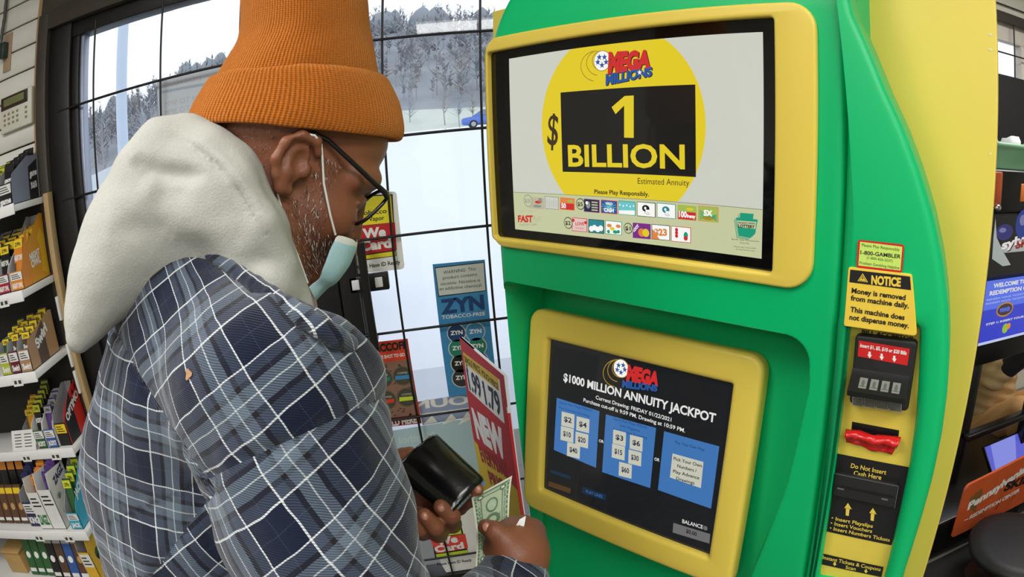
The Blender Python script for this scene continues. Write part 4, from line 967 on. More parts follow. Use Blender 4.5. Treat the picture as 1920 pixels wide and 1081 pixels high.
    crown = [((.075, .098), (-.125, .01), .082), ((.052, .130), (-.129, .036), .084), ((.034, .150), (-.130, .062), .083), ((.012, .172), (-.131, .098), .078), ((-.014, .204), (-.152, .134), .076), ((-.038, .235), (-.172, .160), .070), ((-.075, .262), (-.172, .195), .050), ((-.118, .255), (-.150, .232), .020), ((-.132, .250), (-.138, .243), .004)]
    knit_mesh('crown', crown, hat, 8, .002, 2)
    cuff = [((.092, .092), (-.108, .010), .074), ((.098, .082), (-.118, -.002), .082), ((.108, .078), (-.131, -.010), .093), ((.1135, .084), (-.137, -.006), .0965), ((.108, .098), (-.139, .010), .097), ((.088, .119), (-.138, .028), .0945), ((.066, .134), (-.1365, .042), .091), ((.056, .138), (-.132, .048), .086)]
    knit_mesh('folded_cuff', cuff, hat, 8, .0012, 3)

    # --- glasses
    gl = thing('eyeglasses', None, None, tuple(hw(.11, 0, 0))); setparent(gl, man)
    fr_m = M('black_acetate', (14, 13, 14), .22, spec=.6, var=0)
    lens_m = bpy.data.materials.new('clear_lens'); lens_m.use_nodes = True; n_ = lens_m.node_tree.nodes; L_ = lens_m.node_tree.links; n_.clear(); o_ = n_.new('ShaderNodeOutputMaterial'); mx_ = n_.new('ShaderNodeMixShader'); t_ = n_.new('ShaderNodeBsdfTransparent'); g_ = n_.new('ShaderNodeBsdfGlossy'); f_ = schlick(n_, L_); g_.inputs['Roughness'].default_value = .02; t_.inputs[0].default_value = (.92, .93, .95, 1)
    L_.new(f_.outputs[0], mx_.inputs[0]); L_.new(t_.outputs[0], mx_.inputs[1]); L_.new(g_.outputs[0], mx_.inputs[2]); L_.new(mx_.outputs[0], o_.inputs[0])
    def lens_pt(sd, a, k=1.0):
        ca, sa = math.cos(a), math.sin(a); sx_ = math.copysign(abs(ca) ** .75, ca); sy_ = math.copysign(abs(sa) ** .75, sa)
        r = .0385 + .0285 * sx_ * k; u = -.0045 + .0235 * sy_ * k
        f = .1150 + .40 * (u - .012) + .10 * (sd * r - .058)
        return hw(f, sd * r, u)
    for sd in (1, -1):
        b = MB(); b.tube([lens_pt(sd, 2 * math.pi * k / 40) for k in range(41)], .0022, fr_m, 8); rim = b.build('lens_rim', gl)
        b = MB(); c_ = [lens_pt(sd, 2 * math.pi * k / 40, .97) for k in range(40)]; b.add(c_, [list(range(40))], lens_m); b.build('lens', rim)
        b = MB(); h0 = hw(.110, sd * .068, .011); h1 = hw(.108, sd * .0735, .016)
        b.tube([lens_pt(sd, .55), hw(.1135 + .006 * (sd - 1), sd * .0705, .0125), hw(.107 + .006 * (sd - 1), sd * .0745, .0160), hw(.06, sd * .0785, .0275), hw(.022, sd * .0800, .0365), hw(.004, sd * .0825, .0360), hw(-.018, sd * .0835, .018)], [.0022, .0032, .0033, .0028, .0026, .0024, .0022], fr_m, 8); b.build('temple_arm', gl)
    b = MB(); b.tube([lens_pt(1, math.pi * .9), hw(.1085, .006, .003), hw(.1080, -.006, .003), lens_pt(-1, math.pi * .9)], .0019, fr_m, 8); b.build('bridge', gl)

    # --- paper mask pulled under the nose
    mk = thing('face_mask', None, None, tuple(hw(.1, 0, -.09))); setparent(mk, man)
    mblue = M('pale_blue_nonwoven', (178, 217, 225), .8, var=.04, vscale=60, bump=.3, bscale=500); mwhite = M('mask_white_edge', (226, 228, 220), .8)
    rows = [(-.0445, .1165, .079, .0655), (-.050, .1185, .079, .0665), (-.061, .1200, .0785, .0675), (-.074, .1190, .0790, .0675), (-.086, .1170, .080, .067), (-.096, .1125, .0815, .063), (-.102, .1075, .080, .058), (-.108, .1035, .073, .060), (-.118, .1005, .0715, .061), (-.130, .0950, .0715, .060), (-.144, .088, .072, .058)]
    NC = 25; vs = []; fs = []
    for j, (u, f0, f1, hwid) in enumerate(rows):
        for i in range(NC):
            t = -1 + 2 * i / (NC - 1); f = f1 + (f0 - f1) * math.sqrt(max(0, 1 - abs(t) ** 2.3)) + (.0008 if j % 2 else -.0008)
            vs.append(hw(f, t * hwid, u + .0015 * math.sin(9 * t + j) + .35 * (f - f0) * .12))
    for j in range(len(rows) - 1):
        for i in range(NC - 1): k = j * NC + i; fs.append((k, k + NC, k + NC + 1, k + 1))
    mo = link_mesh('mask_panel', vs, fs, [mblue, mwhite], [1 if (k // (NC - 1)) < 1 else 0 for k in range(len(fs))], mk, True)
    sm_ = mo.modifiers.new('thickness', 'SOLIDIFY'); sm_.thickness = .0012; sb_ = mo.modifiers.new('round', 'SUBSURF'); sb_.levels = sb_.render_levels = 1
    for sd in (1, -1):
        b = MB(); b.tube([hw(.0785, sd * .0665, -.047), hw(.062, sd * .0735, -.030), hw(.040, sd * .0765, -.004), hw(.026, sd * .0790, .018), hw(.017, sd * .0835, .030), hw(.006, sd * .0895, .0335), hw(-.004, sd * .088, .031)], .0013, mwhite, 8); b.build('ear_loop', mk)
        b = MB(); b.tube([hw(-.012, sd * .086, -.020), hw(.000, sd * .078, -.036), hw(.020, sd * .0745, -.058), hw(.05, sd * .070, -.085), hw(.072, sd * .0615, -.106)], .0013, mwhite, 8); b.build('ear_loop', mk)

    # --- grey hooded sweatshirt
    fleece = M('heather_grey_fleece', (176, 176, 169), .95, spec=.1, var=.10, vscale=420, bump=.3, bscale=420)
    hp = lambda pts: [(apx(x, y, d), r) for x, y, d, r in pts]
    bag = hp([(350, 335, .690, .060), (312, 385, .687, .057), (262, 420, .682, .059), (228, 468, .680, .050), (190, 535, .675, .038), (160, 598, .672, .022), (146, 636, .670, .013)])
    mid = hp([(330, 350, .690, .062), (405, 368, .660, .053), (468, 448, .645, .041), (505, 520, .655, .032), (532, 560, .690, .026), (530, 560, .76, .026), (515, 480, .84, .035)])
    roll = hp([(262, 322, .668, .033), (300, 272, .674, .029), (345, 252, .676, .018), (392, 280, .645, .017), (446, 340, .620, .016), (494, 420, .610, .015), (530, 500, .622, .015), (556, 556, .655, .016)])
    fill = hp([(300, 470, .72, .07), (400, 480, .71, .07)])
    front = hp([(400, 470, .66, .012), (450, 497, .630, .022), (508, 540, .622, .027), (552, 574, .645, .022)])
    def hood(P):
        d = chain(P, bag, .02); d = smin(d, chain(P, mid, .02), .03); d = smin(d, chain(P, fill), .03); d = smin(d, chain(P, roll, .01), .012)
        return smin(d, chain(P, front, .01), .005)
    pts = [p for p, r in bag + mid + roll + front]; lo, hi = box_of(pts, .08); v, f = nets(hood, lo, hi, .0035, 2)
    from mathutils.bvhtree import BVHTree
    def on_surface(v, f, pix):
        bv = BVHTree.FromPolygons([tuple(p) for p in v], f.tolist()); out = []
        for px, py in pix:
            h_ = bv.ray_cast(EYE, ray(px, py))[0]
            if h_ is not None: out.append(nparr(h_))
        return out
    def pathdist(v, P_): return np.maximum(chain(v, [(p, 0) for p in P_]), 0)
    for pix, dep, sg in (([(246, 296), (272, 312), (305, 319), (350, 324), (385, 334)], .011, .009), ([(285, 346), (325, 356), (365, 352)], .005, .014), ([(262, 345), (300, 372)], -.002, .016),
                         ([(318, 252), (352, 266), (402, 304), (448, 360), (492, 430), (528, 508)], .0055, .0035), ([(336, 256), (380, 268), (424, 306), (468, 365), (508, 440)], -.003, .006), ([(205, 430), (260, 430), (330, 440)], .005, .016), ([(300, 420), (380, 425), (450, 440)], -.005, .018)):
        S_ = on_surface(v, f, pix)
        if len(S_) > 1:
            S_ = np.array(S_); tt = np.linspace(0, len(S_) - 1, 30); S_ = np.stack([np.interp(tt, np.arange(len(S_)), S_[:, c]) for c in range(3)], 1)
            dm = np.linalg.norm(v[:, None, :] - S_[None], axis=2); ix = dm.argmin(1)
            v = v - vnormals(v, f) * (dep * np.exp(-(dm.min(1) / sg) ** 2) * np.sin(np.pi * (ix + .3) / 30.) ** .8)[:, None]
    v = v + vnormals(v, f) * (fbm(v, 30, 8) * .0014 + fbm(v, 300, 9) * .0002)[:, None]
    uvmesh('hooded_sweatshirt', v, f, fleece, man)

    # --- plaid jacket
    def plaid(name):
        m = bpy.data.materials.new(name); m.use_nodes = True; n = m.node_tree.nodes; L = m.node_tree.links; b = n['Principled BSDF']; b.inputs['Roughness'].default_value = .92; b.inputs['Specular IOR Level'].default_value = .12; b.inputs['Sheen Weight'].default_value = .25
        uvn = n.new('ShaderNodeUVMap'); sp = n.new('ShaderNodeSeparateXYZ')
        tc = n.new('ShaderNodeTexCoord'); tn = n.new('ShaderNodeTexNoise'); tn.inputs['Scale'].default_value = 18; L.new(tc.outputs['Object'], tn.inputs['Vector'])
        va = n.new('ShaderNodeVectorMath'); va.operation = 'MULTIPLY_ADD'; va.inputs[1].default_value = (.008, .008, .008); L.new(tn.outputs['Color'], va.inputs[0]); L.new(uvn.outputs[0], va.inputs[2]); L.new(va.outputs[0], sp.inputs[0])
        stops = [(0, (206, 210, 210)), (.016, (16, 25, 46)), (.226, (52, 64, 84)), (.233, (16, 25, 46)), (.44, (206, 210, 210)), (.456, (60, 69, 86)), (.56, (30, 28, 32)), (.615, (94, 107, 121)), (.714, (180, 186, 188)), (.727, (94, 107, 121)), (.83, (30, 28, 32)), (.885, (60, 69, 86))]
        outs = []
        for k in (0, 1):
            mu = n.new('ShaderNodeMath'); mu.operation = 'MULTIPLY'; mu.inputs[1].default_value = 1 / .080; L.new(sp.outputs[k], mu.inputs[0]); fr = n.new('ShaderNodeMath'); fr.operation = 'FRACT'; L.new(mu.outputs[0], fr.inputs[0])
            cr = n.new('ShaderNodeValToRGB'); cr.color_ramp.interpolation = 'CONSTANT'; e = cr.color_ramp.elements
            while len(e) < len(stops): e.new(.5)
            for el, (p, c) in zip(e, stops): el.position = p; el.color = srgb(c)
            L.new(fr.outputs[0], cr.inputs[0]); outs.append(cr)
        bw = []
        for cr in outs: x = n.new('ShaderNodeRGBToBW'); L.new(cr.outputs[0], x.inputs[0]); bw.append(x)
        su = n.new('ShaderNodeMath'); su.operation = 'SUBTRACT'; L.new(bw[1].outputs[0], su.inputs[0]); L.new(bw[0].outputs[0], su.inputs[1])
        # twill: fine diagonal of alternating threads
        dg = n.new('ShaderNodeMath'); dg.operation = 'ADD'; L.new(sp.outputs[0], dg.inputs[0]); L.new(sp.outputs[1], dg.inputs[1]); ds = n.new('ShaderNodeMath'); ds.operation = 'MULTIPLY'; ds.inputs[1].default_value = 2 * math.pi / .0026; L.new(dg.outputs[0], ds.inputs[0]); sn = n.new('ShaderNodeMath'); sn.operation = 'SINE'; L.new(ds.outputs[0], sn.inputs[0])
        f1 = n.new('ShaderNodeMath'); f1.operation = 'MULTIPLY_ADD'; f1.inputs[1].default_value = .42; f1.inputs[2].default_value = .5; L.new(su.outputs[0], f1.inputs[0])
        f2 = n.new('ShaderNodeMath'); f2.operation = 'MULTIPLY_ADD'; f2.inputs[1].default_value = .30; f2.use_clamp = True; L.new(sn.outputs[0], f2.inputs[0]); L.new(f1.outputs[0], f2.inputs[2])
        mx = n.new('ShaderNodeMix'); mx.data_type = 'RGBA'; L.new(f2.outputs[0], mx.inputs['Factor']); L.new(outs[0].outputs[0], mx.inputs['A']); L.new(outs[1].outputs[0], mx.inputs['B']); L.new(mx.outputs['Result'], b.inputs['Base Color'])
        bp = n.new('ShaderNodeBump'); bp.inputs['Strength'].default_value = .35; bp.inputs['Distance'].default_value = .0008; L.new(sn.outputs[0], bp.inputs['Height']); L.new(bp.outputs[0], b.inputs['Normal']); return m
    plaid_m = plaid('blue_plaid_flannel')
    Am = apx(640, 1060, .60); AD = (Relb - Rsh) / np.linalg.norm(Relb - Rsh)
    back_a = hp([(412, 725, .775, .142), (410, 900, .86, .190), (470, 1250, 1.0, .20)])
    def jacket(P):
        d = chain(P, back_a, .05)
        d = smin(d, cap(P, apx(360, 590, .70), apx(345, 900, .80), .085, .13), .05)
        d = smin(d, cap(P, apx(405, 605, .70), Rsh, .070, .090), .05)
        d = smin(d, chain(P, [(Rsh, .088), (apx(585, 960, .585), .092), (Relb, .085)], .03), .055)
        d = smin(d, chain(P, [(C7 - .07 * Zv, .07), (Lsh, .08), (Lelb, .075), (apx(690, 945, .93), .034)], .03), .04)
        d = smin(d, chain(P, [(apx(550, 720, .80), .05), (apx(600, 960, .84), .10), (pelvis + Fh * .10, .17)], .03), .04)
        d = smin(d, cap(P, apx(410, 900, .86), pelvis - .05 * Zv, .19, .19), .04)
        fo = chain(P, [(Relb, .082), (apx(905, 1200, .69), .056), (apx(957, 1103, .728), .043)], .03)
        d = smin(d, fo, .02)
        for dd in (.57, .65, .73): d = smax(d, -cap(P, apx(474, 340, dd), apx(722, 510, dd + .03), .085 * dd / .64, .085 * (dd + .03) / .64), .012)     # neck opening
        return d
    lo, hi = box_of([C7, Rsh, Relb, Lsh, Lelb, pelvis, apx(250, 800, .75), apx(960, 1085, .73)], .22); v, f = nets(jacket, lo, hi, .005, 2)
    # cloth folds
    axd = (v - Rsh) @ AD
    v = v + vnormals(v, f) * (fbm(v, 22, 21) * .006 + fbm(v * np.array([1, 1, .4]), 60, 22) * .0022)[:, None]
    # pattern coordinates per region: shoulder and sleeve wrap round the arm, the back panel round the trunk
    fc = v[f].mean(1)
    camd = nparr(EYE) - Rsh; e1 = camd - (camd @ AD) * AD; e1 /= np.linalg.norm(e1); e2 = np.cross(AD, e1)
    TD = apx(380, 1081, .84) - apx(380, 620, .74); TD /= np.linalg.norm(TD); TO = apx(420, 800, .84); cam2 = nparr(EYE) - TO; t1 = cam2 - (cam2 @ TD) * TD; t1 /= np.linalg.norm(t1); t2 = np.cross(TD, t1)
    def axis_frame(p0, p1):
        D = (p1 - p0) / np.linalg.norm(p1 - p0); c_ = nparr(EYE) - p0; x = c_ - (c_ @ D) * D; x /= np.linalg.norm(x); return D, x, np.cross(D, x)
    PO = apx(340, 420, .80); AD, e1, e2 = axis_frame(PO, apx(632, 868, .79))
    def coords_arm(p, off=0):
        w = p - PO; a = w @ AD; ang = np.arctan2(w @ e2, w @ e1); return np.stack([ang * .265 + .018, a + off], 1)
    def coords_back(p):
        w = p - TO; a = w @ TD; ang = np.arctan2(w @ t2, w @ t1); return np.stack([ang * .20, a + .02], 1)
    Sa, Sb, Sc = apx(440, 872, .56), apx(690, 760, .60), Rsh + .2 * (nparr(EYE) - Rsh)
    sn_ = np.cross(Sb - Sa, nparr(EYE) - Sa); sn_ /= np.linalg.norm(sn_)
    if sn_ @ AD < 0: sn_ = -sn_
    seamd = lambda p: (p - Sa) @ sn_
    # back-panel border: a plane through the eye-side seam that runs down from the armhole and up to the collar
    def border(p, q, inside):
        n_ = np.cross(q - p, nparr(EYE) - p); n_ /= np.linalg.norm(n_); n_ = n_ if n_ @ (inside - p) > 0 else -n_; return lambda x: (x - p) @ n_
    L1 = border(apx(225, 640, .66), apx(390, 905, .6), apx(160, 900, .7)); L2 = border(apx(335, 1010, .6), apx(440, 872, .6), apx(200, 800, .7)); backd = lambda x: np.minimum(L1(x), L2(x))
    is_back = backd(fc) > 0; is_slv = (seamd(fc) > 0) & ~is_back
    for fn_ in (seamd, backd):                                              # let the cloth edges follow the seams
        for _ in range(2):
            e_ = .0004; d_ = fn_(v); m_ = np.abs(d_) < .0036; g_ = np.stack([(fn_(v + e_ * ax_) - d_) / e_ for ax_ in np.eye(3)], 1); v[m_] -= (d_[:, None] * g_)[m_]
    fc = v[f].mean(1); is_back = backd(fc) > 0; is_slv = (seamd(fc) > 0) & ~is_back
    reg = np.where(is_back, 2, np.where(is_slv, 1, 0))
    uv = np.zeros((len(f), 4, 2))
    for k in range(4):
        p = v[f[:, k]]; A = coords_arm(p); B_ = coords_arm(p, .031); B_[:, 0] += .012; D_ = coords_back(p); uv[:, k] = np.where((reg == 2)[:, None], D_, np.where((reg == 1)[:, None], B_, A))
    wrap = np.abs(uv[:, :, 0].max(1) - uv[:, :, 0].min(1)) > .3
    uv[wrap, :, 0] = uv[wrap][:, :1, 0]
    # stitched seams sink a little into the cloth
    sd_ = np.abs(seamd(v)); nb_v = (backd(v) < 0); v = v - vnormals(v, f) * (np.exp(-(sd_ / .006) ** 2) * .004 * nb_v + np.exp(-(backd(v) / .005) ** 2) * .003)[:, None]
    jk = uvmesh('plaid_jacket', v, f, plaid_m, man, uv.reshape(-1, 2))
    # collar band lying over the hood's edge, and the right cuff
    def ribbon(name, path, width, thick, mat, parent, upv, sc=1.0):
        mb = MB(); pts_ = [np.array(p) for p in path]; vs = []; fs = []; uvs = []; L0 = 0
        for i, p in enumerate(pts_):
            w = np.array(width[i] if isinstance(width, list) else width); up_ = upv[i] / np.linalg.norm(upv[i]); vs += [p, p + up_ * w]
        n_ = len(pts_); fs = np.array([(2 * i, 2 * i + 2, 2 * i + 3, 2 * i + 1) for i in range(n_ - 1)]); dist = np.r_[0, np.cumsum(np.linalg.norm(np.diff(np.array(pts_), axis=0), axis=1))]
        w0 = width if isinstance(width, (int, float)) else .03
        uvs = np.array([[(dist[i], 0), (dist[i + 1], 0), (dist[i + 1], w0), (dist[i], w0)] for i in range(n_ - 1)])
        o = uvmesh(name, np.array(vs), fs, mat, parent, uvs.reshape(-1, 2)); s_ = o.modifiers.new('thickness', 'SOLIDIFY'); s_.thickness = thick; s_.offset = 0; sb = o.modifiers.new('round', 'SUBSURF'); sb.levels = sb.render_levels = 2; return o
    jb = BVHTree.FromPolygons([tuple(p) for p in v], f.tolist()); cpath = []
    for px, py, dd, r in [(350, 462, .66, .008), (380, 468, .64, .009), (415, 488, .62, .010), (450, 514, .61, .0105), (480, 534, .605, .011), (510, 554, .60, .011), (540, 574, .605, .0115), (570, 594, .61, .012), (600, 612, .63, .012), (628, 630, .65, .012), (654, 644, .67, .0115)]:
        h_ = jb.ray_cast(EYE, ray(px - 3, py + 6)); dq = h_[3] if h_[0] is not None and h_[3] < dd + .05 else dd; cpath.append((px, py, dq - .003, r * .72))
    cf3 = np.polyfit(range(len(cpath)), [c[2] for c in cpath], 3); cpath = [(apx(c[0], c[1], float(np.polyval(cf3, k))), c[3]) for k, c in enumerate(cpath)]
    h_ = jb.ray_cast(EYE, ray(355, 702)); st_ = MB(); n_ = h_[1] if h_[1].dot(EYE - h_[0]) > 0 else -h_[1]; tx = n_.orthogonal().normalized(); ty = n_.cross(tx)
    st_.add([h_[0] + n_ * .0012 + (tx * math.cos(t) + ty * math.sin(t)) * .0042 * (1 + .25 * math.sin(3 * t + 1)) for t in np.linspace(0, 6.283, 16, endpoint=False)], [list(range(16))], M('tan_stain', (170, 128, 92), .9, var=.3, vscale=300)); st_.build('tan_stain', jk)
    cv_, cf_ = nets(lambda P: chain(P, cpath, .004), *box_of([p for p, r in cpath], .03), .0025, 1)
    uvc = np.zeros((len(cf_), 4, 2))
    for k in range(4): uvc[:, k] = coords_arm(cv_[cf_[:, k]], .033) + [.021, 0]
    uvmesh('collar', cv_, cf_, plaid_m, jk, uvc.reshape(-1, 2))
    for k_, (x_, y_, d_, r_) in enumerate(((700, 722, .7045, .0052), (372, 580, .7755, .0052), (255, 643, .7705, .0050), (640, 450, .7945, .0048))):
        b = MB(); n_ = (EYE - Vector(rp(x_, y_, d_))).normalized(); rot = n_.to_track_quat('Z', 'Y').to_matrix().to_4x4(); b.ball(Vector(rp(x_, y_, d_)), (r_, r_ * 1.15, .0022), nail, 12, rot); setparent(b.build('fingernail'), body)
    # trousers and shoes (below the frame)
    denim = M('dark_trousers', (36, 40, 52), .9); shoe = M('dark_shoe', (30, 28, 28), .6)
    def legs(P):
        d = None
        for h, k, q in ((hipR, kneeR, footR), (hipL, kneeL, footL)):
            e = chain(P, [(h, .115), (k, .085), (q + np.array([0, 0, .03]), .07)]); d = e if d is None else smin(d, e, .03)
        return d
    lo, hi = box_of([hipR, hipL, footR, footL], .14); lv, lf = nets(legs, lo, hi, .012, 1); uvmesh('trousers', lv, lf, denim, man)
    for q in (footR, footL):
        def shoe_f(P): return smax(smin(ell(P, q + Fh * .06 - .03 * Zv, (.13, .055, .05), np.array([Fh, np.array([-Fh[1], Fh[0], 0]), Zv])), cap(P, q, q + .05 * Zv, .055, .06), .03), FLOOR + .001 - P[:, 2], .005)
        sv, sf = nets(shoe_f, q - .22, q + .22, .008, 1); uvmesh('shoe', sv, sf, shoe, man)
# ------------------------------------------------------------------ what he holds: wallet, banknote, receipt
if on('man'):
    leather = M('black_leather', (10, 9, 10), .2, spec=.6, var=.1, vscale=60, bump=.07, bscale=500)
    A, B, Cq, Dq = [Vector(rp(*p)) for p in [(335, 52, .838), (690, 385, .806), (440, 640, .782), (36, 305, .815)]]
    wn_ = (B - A).cross(Dq - A).normalized()
    if wn_.dot(EYE - A) < 0: wn_ = -wn_
    wal = thing('wallet', 'open black leather bifold wallet held in his left hand', 'wallet', tuple((A + Cq) / 2))
    def leaf(name, off, th, bul, grow):
        NU, NV = 22, 18; vs = []; fs = []
        def P(u, v):
            u_ = -grow + u * (1 + 2 * grow); v_ = -grow + v * (1 + 2 * grow); r = .07                               # softened corners
            p = (A.lerp(B, u_)).lerp(Dq.lerp(Cq, u_), v_)
            c = (A + B + Cq + Dq) / 4; k = max(0, abs(u - .5) * 2 - (1 - r)) / r; l = max(0, abs(v - .5) * 2 - (1 - r)) / r
            return p + (c - p) * .035 * min(k, l)
        for side in (1, 0):
            for j in range(NV + 1):
                for i in range(NU + 1):
                    u, v = i / NU, j / NV; ed = min(u, 1 - u, v, 1 - v); round_ = th * .5 * (1 - math.sqrt(max(0, 1 - max(0, 1 - ed / .05) ** 2)))
                    h = off + (th - round_ if side else round_) + (bul * (math.sin(math.pi * min(1, v * 1.25 + .02)) ** .8 * (.55 + .45 * math.sin(math.pi * u))) if side else bul * .6 * math.sin(math.pi * v) )
                    vs.append(P(u, v) + wn_ * h)
        n = (NU + 1) * (NV + 1)
        for j in range(NV):
            for i in range(NU):
                k = j * (NU + 1) + i; fs.append((k, k + NU + 1, k + NU + 2, k + 1)); fs.append((n + k, n + k + 1, n + k + NU + 2, n + k + NU + 1))
        bd = [i for i in range(NU + 1)] + [j * (NU + 1) + NU for j in range(1, NV + 1)] + [NV * (NU + 1) + i for i in range(NU - 1, -1, -1)] + [j * (NU + 1) for j in range(NV - 1, 0, -1)]
        for a, b in zip(bd, bd[1:] + bd[:1]): fs.append((a, b, n + b, n + a))
        o = link_mesh(name, vs, fs, [leather], None, wal, True); shade_auto(o, 50); return o
    leaf('front_leaf', 0, .006, .010, 0); leaf('back_leaf', -.009, .005, 0, .018)
    lin = M('wallet_lining_blue', (92, 112, 150), .6); b = MB(); e0 = A.lerp(B, .86).lerp(Dq.lerp(Cq, .86), .03) - wn_ * .003; e1_ = B.lerp(Cq, .10) - wn_ * .003
    b.add([e0, B + (B - A) * .025 - wn_ * .003, e1_ + (B - A) * .03, e1_], [(0, 1, 2, 3)], lin); b.build('bill_pocket', wal)

    class Sheet(MB):
        """print on a gently curled sheet: (u, v) in 0..1"""
        def __init__(s, fn): super().__init__(); s.fn = fn
        def pt(s, u, v, lev):
            e = .01; p = s.fn(u, v); du = s.fn(u + e, v) - s.fn(u - e, v); dv = s.fn(u, v + e) - s.fn(u, v - e); n = du.cross(dv).normalized()
            if n.dot(EYE - p) < 0: n = -n
            return p + n * lev * .00022
        def rect(s, u0, v0, u1, v1, m, lev=0, nu=8, nv=12):
            vs = [s.pt(u0 + (u1 - u0) * i / nu, v0 + (v1 - v0) * j / nv, lev) for j in range(nv + 1) for i in range(nu + 1)]
            s.add(vs, [(j * (nu + 1) + i, (j + 1) * (nu + 1) + i, (j + 1) * (nu + 1) + i + 1, j * (nu + 1) + i + 1) for j in range(nv) for i in range(nu)], m, True)
        def disc(s, u, v, ru, rv, m, lev, n=28): s.add([s.pt(u + ru * math.cos(2 * math.pi * k / n), v + rv * math.sin(2 * math.pi * k / n), lev) for k in range(n)], [list(range(n))], m)
        def text(s, t, u0, v0, u1, v1, m, lev, bold=.03, rot=True):
            vs, fs = text_mesh(t, bold); s.add([s.pt(u1 - (u1 - u0) * y, v0 + (v1 - v0) * x, lev) if rot else s.pt(u0 + (u1 - u0) * x, v1 - (v1 - v0) * y, lev) for x, y in vs], fs, m)
    bt0, bt1, bb0, bb1 = Vector(rp(592, 512, .800)), Vector(rp(890, 376, .822)), Vector(rp(625, 1040, .706)), Vector(rp(862, 1010, .716))
    bn = (bt1 - bt0).cross(bb0 - bt0).normalized()
    if bn.dot(EYE - bt0) < 0: bn = -bn
    def bill(u, v):
        p = bt0.lerp(bt1, u).lerp(bb0.lerp(bb1, u), v)
        return p + bn * (.0035 * math.sin(2.4 * v * math.pi + .6) + .006 * (1 - v) ** 2 * (u - .3)) + (bt1 - bt0) * (.06 * math.sin(math.pi * v) * (1 - u) - .05 * math.sin(math.pi * min(1, v * 1.2)) * u)
    bp_ = M('banknote_paper', (222, 224, 204), .8, var=.05, vscale=120); bg_ = M('banknote_green', (96, 124, 94), .8, var=.25, vscale=260); bl_ = M('banknote_pale_green', (176, 192, 164), .8, var=.2, vscale=300)
    s_ = Sheet(bill); s_.rect(0, 0, 1, 1, bp_, 0, 10, 24)
    s_.rect(.05, .035, .95, .965, bg_, 1); s_.rect(.10, .06, .90, .94, bl_, 2); s_.rect(.20, .10, .80, .90, bg_, 3); s_.rect(.225, .115, .775, .885, M('banknote_field', (182, 194, 164), .8, var=.12, vscale=200), 4)
    for v0 in (.055, .855):
        for u0 in (.12, .70): s_.disc(u0 + .09, v0 + .045, .085, .036, bg_, 5); s_.text('1', u0 + .05, v0 + .03, u0 + .13, v0 + .06, bp_, 6)
    s_.disc(.5, .25, .22, .10, bl_, 5); s_.disc(.5, .25, .17, .08, bg_, 6); s_.disc(.5, .25, .13, .06, bl_, 7)
    s_.text('ONE', .30, .34, .70, .68, bg_, 6, .05); s_.text('THE UNITED STATES OF AMERICA', .83, .14, .885, .86, bg_, 5, .01); s_.text('ONE DOLLAR', .115, .22, .185, .78, bg_, 5, .02); s_.text('IN GOD WE TRUST', .70, .36, .745, .66, bg_, 6, .01)
    for k in range(18): s_.rect(.06, .05 + k * .05, .10, .066 + k * .05, bl_, 2, 1, 1); s_.rect(.90, .05 + k * .05, .94, .066 + k * .05, bl_, 2, 1, 1)
    note = s_.build('banknote'); tag(note, 'green one dollar banknote held upright in his right fist', 'banknote')
    rc = MB(); rq = [rp(*p) for p in [(985, 640, 0.720), (940, 664, 0.718), (925, 690, 0.716), (882, 765, 0.724), (880, 800, 0.737), (935, 800, 0.738), (962, 752, 0.722), (975, 700, 0.716)]]
    pm_ = M('receipt_paper', (232, 232, 228), .7); q = [Vector(x) for x in rq]
    for off in (0, 1):
        o_ = (q[0] - EYE).normalized() * .0015 * off
        rc.add([p + o_ for p in q], [(0, 1, 2, 7), (7, 2, 3, 6), (6, 3, 4, 5)], pm_, True)
    tk = M('receipt_ink', (96, 96, 100), .7)
    for t in (.2, .45, .7):
        a_, b_ = q[2].lerp(q[3], t), q[7].lerp(q[6], t); n_ = (EYE - a_).normalized() * .0006; rc.add([a_.lerp(b_, .3) + n_, a_.lerp(b_, .55) + n_, a_.lerp(b_, .55) + n_ + (q[3] - q[2]) * .1, a_.lerp(b_, .3) + n_ + (q[3] - q[2]) * .1], [(0, 1, 2, 3)], tk)
    tag(rc.build('receipt'), 'small folded white receipt poking out of his right fist', 'receipt')
